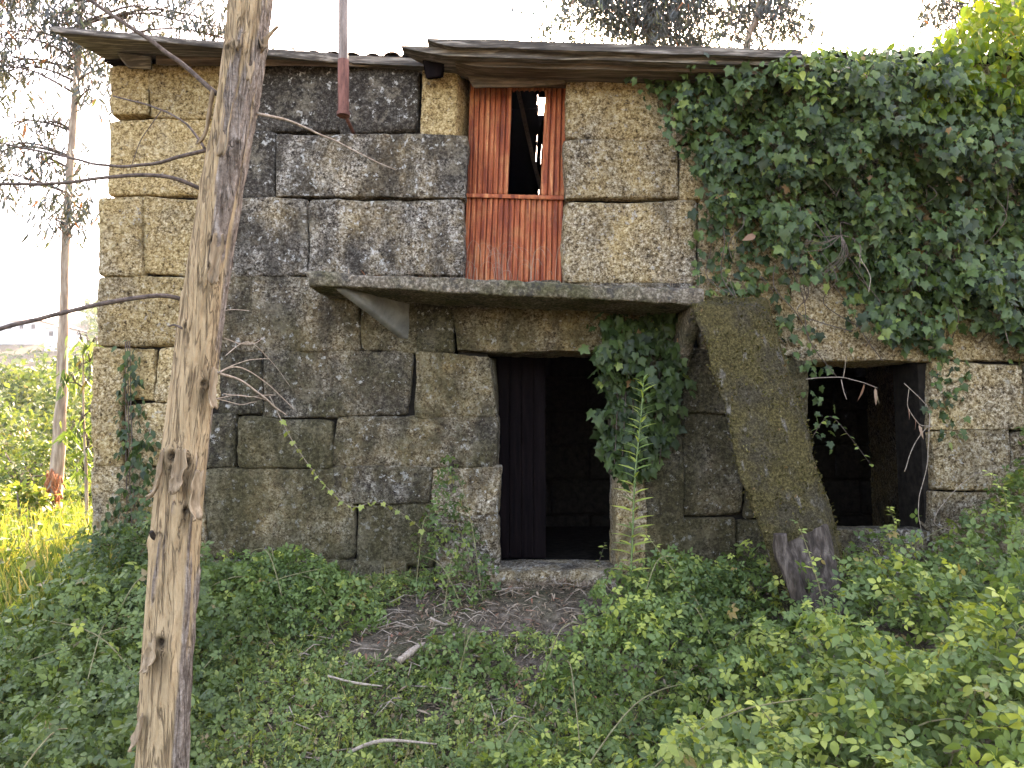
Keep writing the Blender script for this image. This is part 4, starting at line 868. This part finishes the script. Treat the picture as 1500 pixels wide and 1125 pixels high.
# leaf litter
N = 13000; x = np.where(rng.random(N) < .5, rng.normal(-.1, .6, N), rng.uniform(-3, 2.2, N)); y = -.1-3.3*rng.random(N)**1.3; z = gz(x, y)+.02+rng.uniform(0, .035, N)
n = unit(N)*.35+np.array([0, 0, 1.]); tag(foliage('leaf_litter', T_LANCE, np.stack([x, y, z], 1), frames(unit(N)*np.array([1, 1, .2]), n), rng.uniform(.02, .10, N)*(.5+.5*rng.random(N)), var_of(N, 0, 1, .3, .1), M['litter']), 'dry fallen leaves and bark scraps on the bare earth bank', 'leaf litter', kind='stuff')
tw = []
for k in range(420):
    x, y = random.gauss(-.3, 1.0), -.15-3.2*random.random(); L_ = random.uniform(.06, .3); an = random.uniform(0, 6.28); z = float(gz(x, y))+.03
    tw.append(tube([(x, y, z), (x+.5*L_*math.cos(an)+random.uniform(-.02, .02), y+.5*L_*math.sin(an), z+random.uniform(0, .05)), (x+L_*math.cos(an), y+L_*math.sin(an), z)], [.004, .0035, .002], 4))
V, Fc = join(tw); tag(obj('twig_debris', V, Fc, M['twig_pale']), 'thin broken twigs scattered over the earth bank', 'twigs', kind='stuff')
# fallen sticks
for (pix, Y0, Y1_, r, lab) in [
    ([(585, 968), (602, 955), (622, 942)], -1.55, -1.35, .020, 'pale split piece of wood lying on the bank below the doorway'),
    ([(630, 905), (648, 914), (662, 916)], -.95, -.9, .010, 'short bent pale stick on the bare bank'),
    ([(655, 932), (672, 928), (682, 914)], -1.1, -1.0, .009, 'small forked pale stick beside the short bent one'),
    ([(505, 1105), (560, 1085), (640, 1090)], -2.25, -2.2, .008, 'thin dry branch lying across the ground cover'),
    ([(480, 990), (520, 1000), (560, 1005)], -1.7, -1.75, .007, 'brown dry twig among litter on the bank'),
    ([(735, 868), (755, 868), (775, 870)], -.42, -.4, .011, 'short stick lying just below the threshold'),
    ([(290, 935), (300, 930), (312, 927)], -1.3, -1.28, .010, 'broken pale stick beside the peeling trunk'),
    ([(1385, 1100), (1415, 1098), (1450, 1112)], -3.1, -3.0, .010, 'curled brown strip of bark in the brambles')]:
    pts = smooth_path([P(a, b, y_) for (a, b), y_ in zip(pix, np.linspace(Y0, Y1_, 3))], 5)
    V, Fc = tube([Vector((q.x, q.y, max(q.z, float(gz(q.x, q.y))+.03))) for q in pts], lerp_list([r, r*1.1, r*.4], len(pts)), 7, True, .4, r*900); tag(obj('fallen_stick', V, Fc, M['twig_pale']), lab, 'stick', 'sticks on the ground')
# ------------------------------------------------------------------ single plants
def stem_plant(name, pix, Y, r, tpl, n, size, mat, label, cat, stem='stem_green', young=.3, lo=.3, droop=0, start=.12, Y1_=None, leafname='leaf', grow=True):
    pts = smooth_path([P(a, b, y_) for (a, b), y_ in zip(pix, np.linspace(Y, Y if Y1_ is None else Y1_, len(pix)))], 8)
    b = empty(name, pts[0], label, cat); V, Fc = tube(pts, lerp_list([r, r*.4], len(pts)), 6); obj('stem', V, Fc, M[stem], b)
    t = np.linspace(start, 1, n); idx = (t*(len(pts)-1)).astype(int); p = np.array([pts[i] for i in idx])
    an = np.arange(n)*2.4; d = np.stack([np.cos(an), np.sin(an)*.8, .35-droop+.5*t*(1 if grow else 0)], 1); nn = np.stack([-np.cos(an)*.4, -.4+0*an, 1+0*an], 1)+rng.normal(size=(n, 3))*.2
    s = rng.uniform(*size, n)*(1-.45*t if grow else 1); v = var_of(n, lo, 1, young, .02)
    single_leaves(tpl, p, frames(d, nn), s, v, M[mat], b, leafname, 5); return b
stem_plant('tall_weed', [(922, 885), (926, 800), (930, 700), (938, 620), (943, 556)], -.75, .008, leaflet(.16, .02, .30), 80, (.15, .20), 'bramble', 'tall single-stemmed weed with narrow pale leaves beside the doorway', 'weed', young=.6, lo=.8)
stem_plant('bramble_shoot', [(1040, 905), (1010, 870), (975, 820), (940, 775)], -1.1, .005, T_TRI, 11, (.06, .09), 'bramble', 'arching bramble shoot reaching up toward the tall weed', 'bramble', 'cane', .5, .5, grow=False)
stem_plant('bramble_shoot', [(1215, 920), (1200, 860), (1185, 810), (1168, 765)], -1.6, .005, T_TRI, 10, (.05, .08), 'bramble', 'upright bramble shoot standing before the broken plank', 'bramble', 'cane', .4, .5, grow=False)
stem_plant('trailing_vine', [(395, 580), (425, 640), (455, 685), (480, 715), (515, 742), (555, 735), (600, 760), (640, 800)], -.95, .003, T_IVY, 26, (.035, .055), 'weed', 'trailing vine with yellow-green leaves crossing the dark wall', 'vine', 'twig_pale', 1.0, .5, 1.2, .1, -.3, grow=False)
stem_plant('window_vine', [(1190, 640), (1215, 610), (1245, 640), (1275, 680)], -.12, .003, T_OVAL, 16, (.035, .06), 'bramble', 'small leafy vine reaching across the square opening', 'vine', 'twig', .4, .3, .5, .1, -.2, grow=False)
stem_plant('window_vine', [(1290, 800), (1310, 770), (1302, 745)], -.35, .004, T_TRI, 9, (.05, .08), 'bramble', 'bramble tip rising in front of the square opening sill', 'vine', 'cane', .5, .4, .2, .1, grow=False)
stem_plant('door_sprig', [(872, 842), (880, 815), (886, 796)], -.05, .002, T_OVAL, 12, (.03, .05), 'weed', 'tiny sprig growing on the threshold of the doorway', 'weed', 'twig', .3, .2, .2, .1, grow=False)
for (px, py, Y, h, lb) in ((1395, 960, -2.6, 1, 'reddish bramble cane with fresh tips rising from the pale thicket'), (1130, 1060, -3.0, 1, 'bright-tipped bramble spray rising low in the pale thicket'), (1330, 880, -1.7, 1, 'yellow-tipped bramble spray rising above the thicket under the opening'), (1470, 720, -1.2, 1, 'yellow-green bramble tip beside the wall past the opening'), (1020, 1080, -2.9, 1, 'young bramble spray at the edge of the ground cover')):
    stem_plant('bramble_spray', [(px+30, py+90), (px+8, py+40), (px, py), (px-22, py-28)], Y, .004, T_TRI, 13, (.05, .085), 'bramble', lb, 'bramble', 'cane', .85, .6, .1, .15, grow=False)
# moss tufts on the leaning slab and on the lip of the balcony
N = 5200; i_ = rng.integers(0, len(leanV), N); p = leanV[i_]+rng.normal(0, .012, (N, 3)); k_ = nz(p[:, 0]+p[:, 1], p[:, 2], 3.0, 3)+.35*nz(p[:, 0], p[:, 2], 9, 1) > -.22; p = p[k_]; N = len(p)
cn = leanV.mean(0); out_ = p-cn; out_ = np.stack([out_[:, 0]*.5, np.full(N, -1.0), np.full(N, .35)], 1)+rng.normal(size=(N, 3))*.6
foliage('moss', T_SIMPLE, p, frames(out_, unit(N)), rng.uniform(.012, .034, N), var_of(N, 0, 1, .08, .1), M['moss'], lean)
# dead twigs and hanging leaves over the square opening
dt = empty('dead_vine', P(1290, 540, -.1), 'dead brown vine with curled dry leaves hanging across the square opening', 'vine')
for pix in ([(1180, 555), (1235, 553), (1285, 568)], [(1235, 553), (1240, 520)], [(1325, 562), (1345, 580), (1363, 600)], [(1365, 625), (1345, 620), (1330, 595), (1332, 570)], [(1362, 605), (1358, 680), (1345, 740), (1350, 780)], [(1325, 690), (1340, 650), (1362, 620)], [(1232, 556), (1240, 585)], [(1400, 780), (1368, 760), (1420, 700), (1480, 680)]):
    twig(pix, .004, .0025, -.1, -.16, dt, 'twig', 'twig_pale', 5)
p = np.array([P(a, b, -.14) for a, b in ((1266, 562), (1282, 568), (1284, 575), (1330, 598), (1340, 612), (1346, 622), (1350, 625))]); n_ = len(p)
single_leaves(T_LANCE, p, frames(np.tile((.05, 0, -1.), (n_, 1))+rng.normal(0, .15, (n_, 3)), unit(n_)+np.array([0, -1, 0])), rng.uniform(.09, .15, n_), var_of(n_, 0, 1, .4, .4), M['litter'], dt, 'dry_leaf', 3)
q = P(1098, 349, -.16); dl2 = empty('fallen_leaf', q, 'single pale orange dry leaf caught in the ivy', 'leaf'); single_leaves(T_OVAL, np.array([q+Vector((.05, 0, .02))]), frames(np.array([(-1., 0, -.25)]), np.array([(0, -1., .3)])), np.array([.11]), np.array([[1, .5, .55, 1.]]), M['litter'], dl2, 'blade', 1)
# bare twig knot in the ivy
tk = empty('dead_vine', P(1235, 400, -.3), 'knot of dead reddish vine stems caught in the ivy', 'vine')
for k in range(12):
    a = random.uniform(0, 6.28); twig([(1232, 345), (1232+28*math.cos(a), 350+24*math.sin(a)), (1225+48*math.cos(a+.5), 365+40*math.sin(a+.5))], .004, .002, -.3, -.36, tk, 'twig', 'twig', 5)
twig([(1250, 350), (1262, 380), (1275, 405), (1272, 428)], .004, .003, -.3, -.32, tk, 'twig', 'twig_pale', 5)
# dry stalks on the balcony
dg = []
for k in range(80):
    x = random.choice([random.uniform(655, 840), random.uniform(655, 840), random.uniform(960, 1060), random.uniform(560, 680)]); y0 = np.interp(x, [450, 1030], [399, 424])
    L_ = random.uniform(12, 75) if 670 < x < 830 else random.uniform(6, 26); c_ = random.uniform(-1, 1)*L_*.6; Y = random.uniform(-.35, -.05)
    dg.append(tube(smooth_path([P(x, y0+4, Y), P(x+c_*.3, y0-L_*.7, Y), P(x+c_, y0-L_*.9+abs(c_)*.2, Y-.03), P(x+c_*1.5, y0-L_*.6, Y-.05)], 4), .0013, 3))
V, Fc = join(dg); tag(obj('dry_grass', V, Fc, M['bark_far']), 'dry grass stalks on the balcony slab before the rusty door', 'dry grass', kind='stuff')
N = 900; px = rng.uniform(455, 1025, N); y0 = np.interp(px, [450, 1030], [398, 423]); p = np.array([P(a, b, c) for a, b, c in zip(px, y0, rng.uniform(-.56, -.05, N))]); p[:, 2] = p[0, 2]+(p[:, 0]-p[0, 0])*(P(1030, 424, -.58).z-P(450, 398, -.58).z)/(P(1030, 424, -.58).x-P(450, 398, -.58).x)
p[:, 2] = np.interp(p[:, 0], [P(450, 398, -.58).x, P(1030, 424, -.58).x], [P(450, 398, -.58).z, P(1030, 424, -.58).z])
tag(foliage('balcony_litter', T_LANCE, p, frames(unit(N)*np.array([1, 1, .4]), unit(N)*.5+np.array([0, 0, 1.])), rng.uniform(.03, .08, N), var_of(N, 0, 1, .3, .2), M['litter']), 'dry leaf litter along the balcony edge', 'leaf litter', kind='stuff')
# ------------------------------------------------------------------ haze of the valley air
hz = obj('haze', *box(-900, 900, -90, 960, -20, 110), None, smooth=False); hz['kind'] = 'stuff'; tag(hz, 'pale sunlit haze filling the valley air', 'haze')
hm = bpy.data.materials.new('valley_haze'); hm.use_nodes = True; hm.node_tree.nodes.clear()
pv = hm.node_tree.nodes.new('ShaderNodeVolumePrincipled'); pv.inputs['Color'].default_value = (.9, .94, 1, 1); pv.inputs['Density'].default_value = .00022; pv.inputs['Anisotropy'].default_value = .3
mo_ = hm.node_tree.nodes.new('ShaderNodeOutputMaterial'); hm.node_tree.links.new(pv.outputs[0], mo_.inputs['Volume']); hz.data.materials.append(hm)
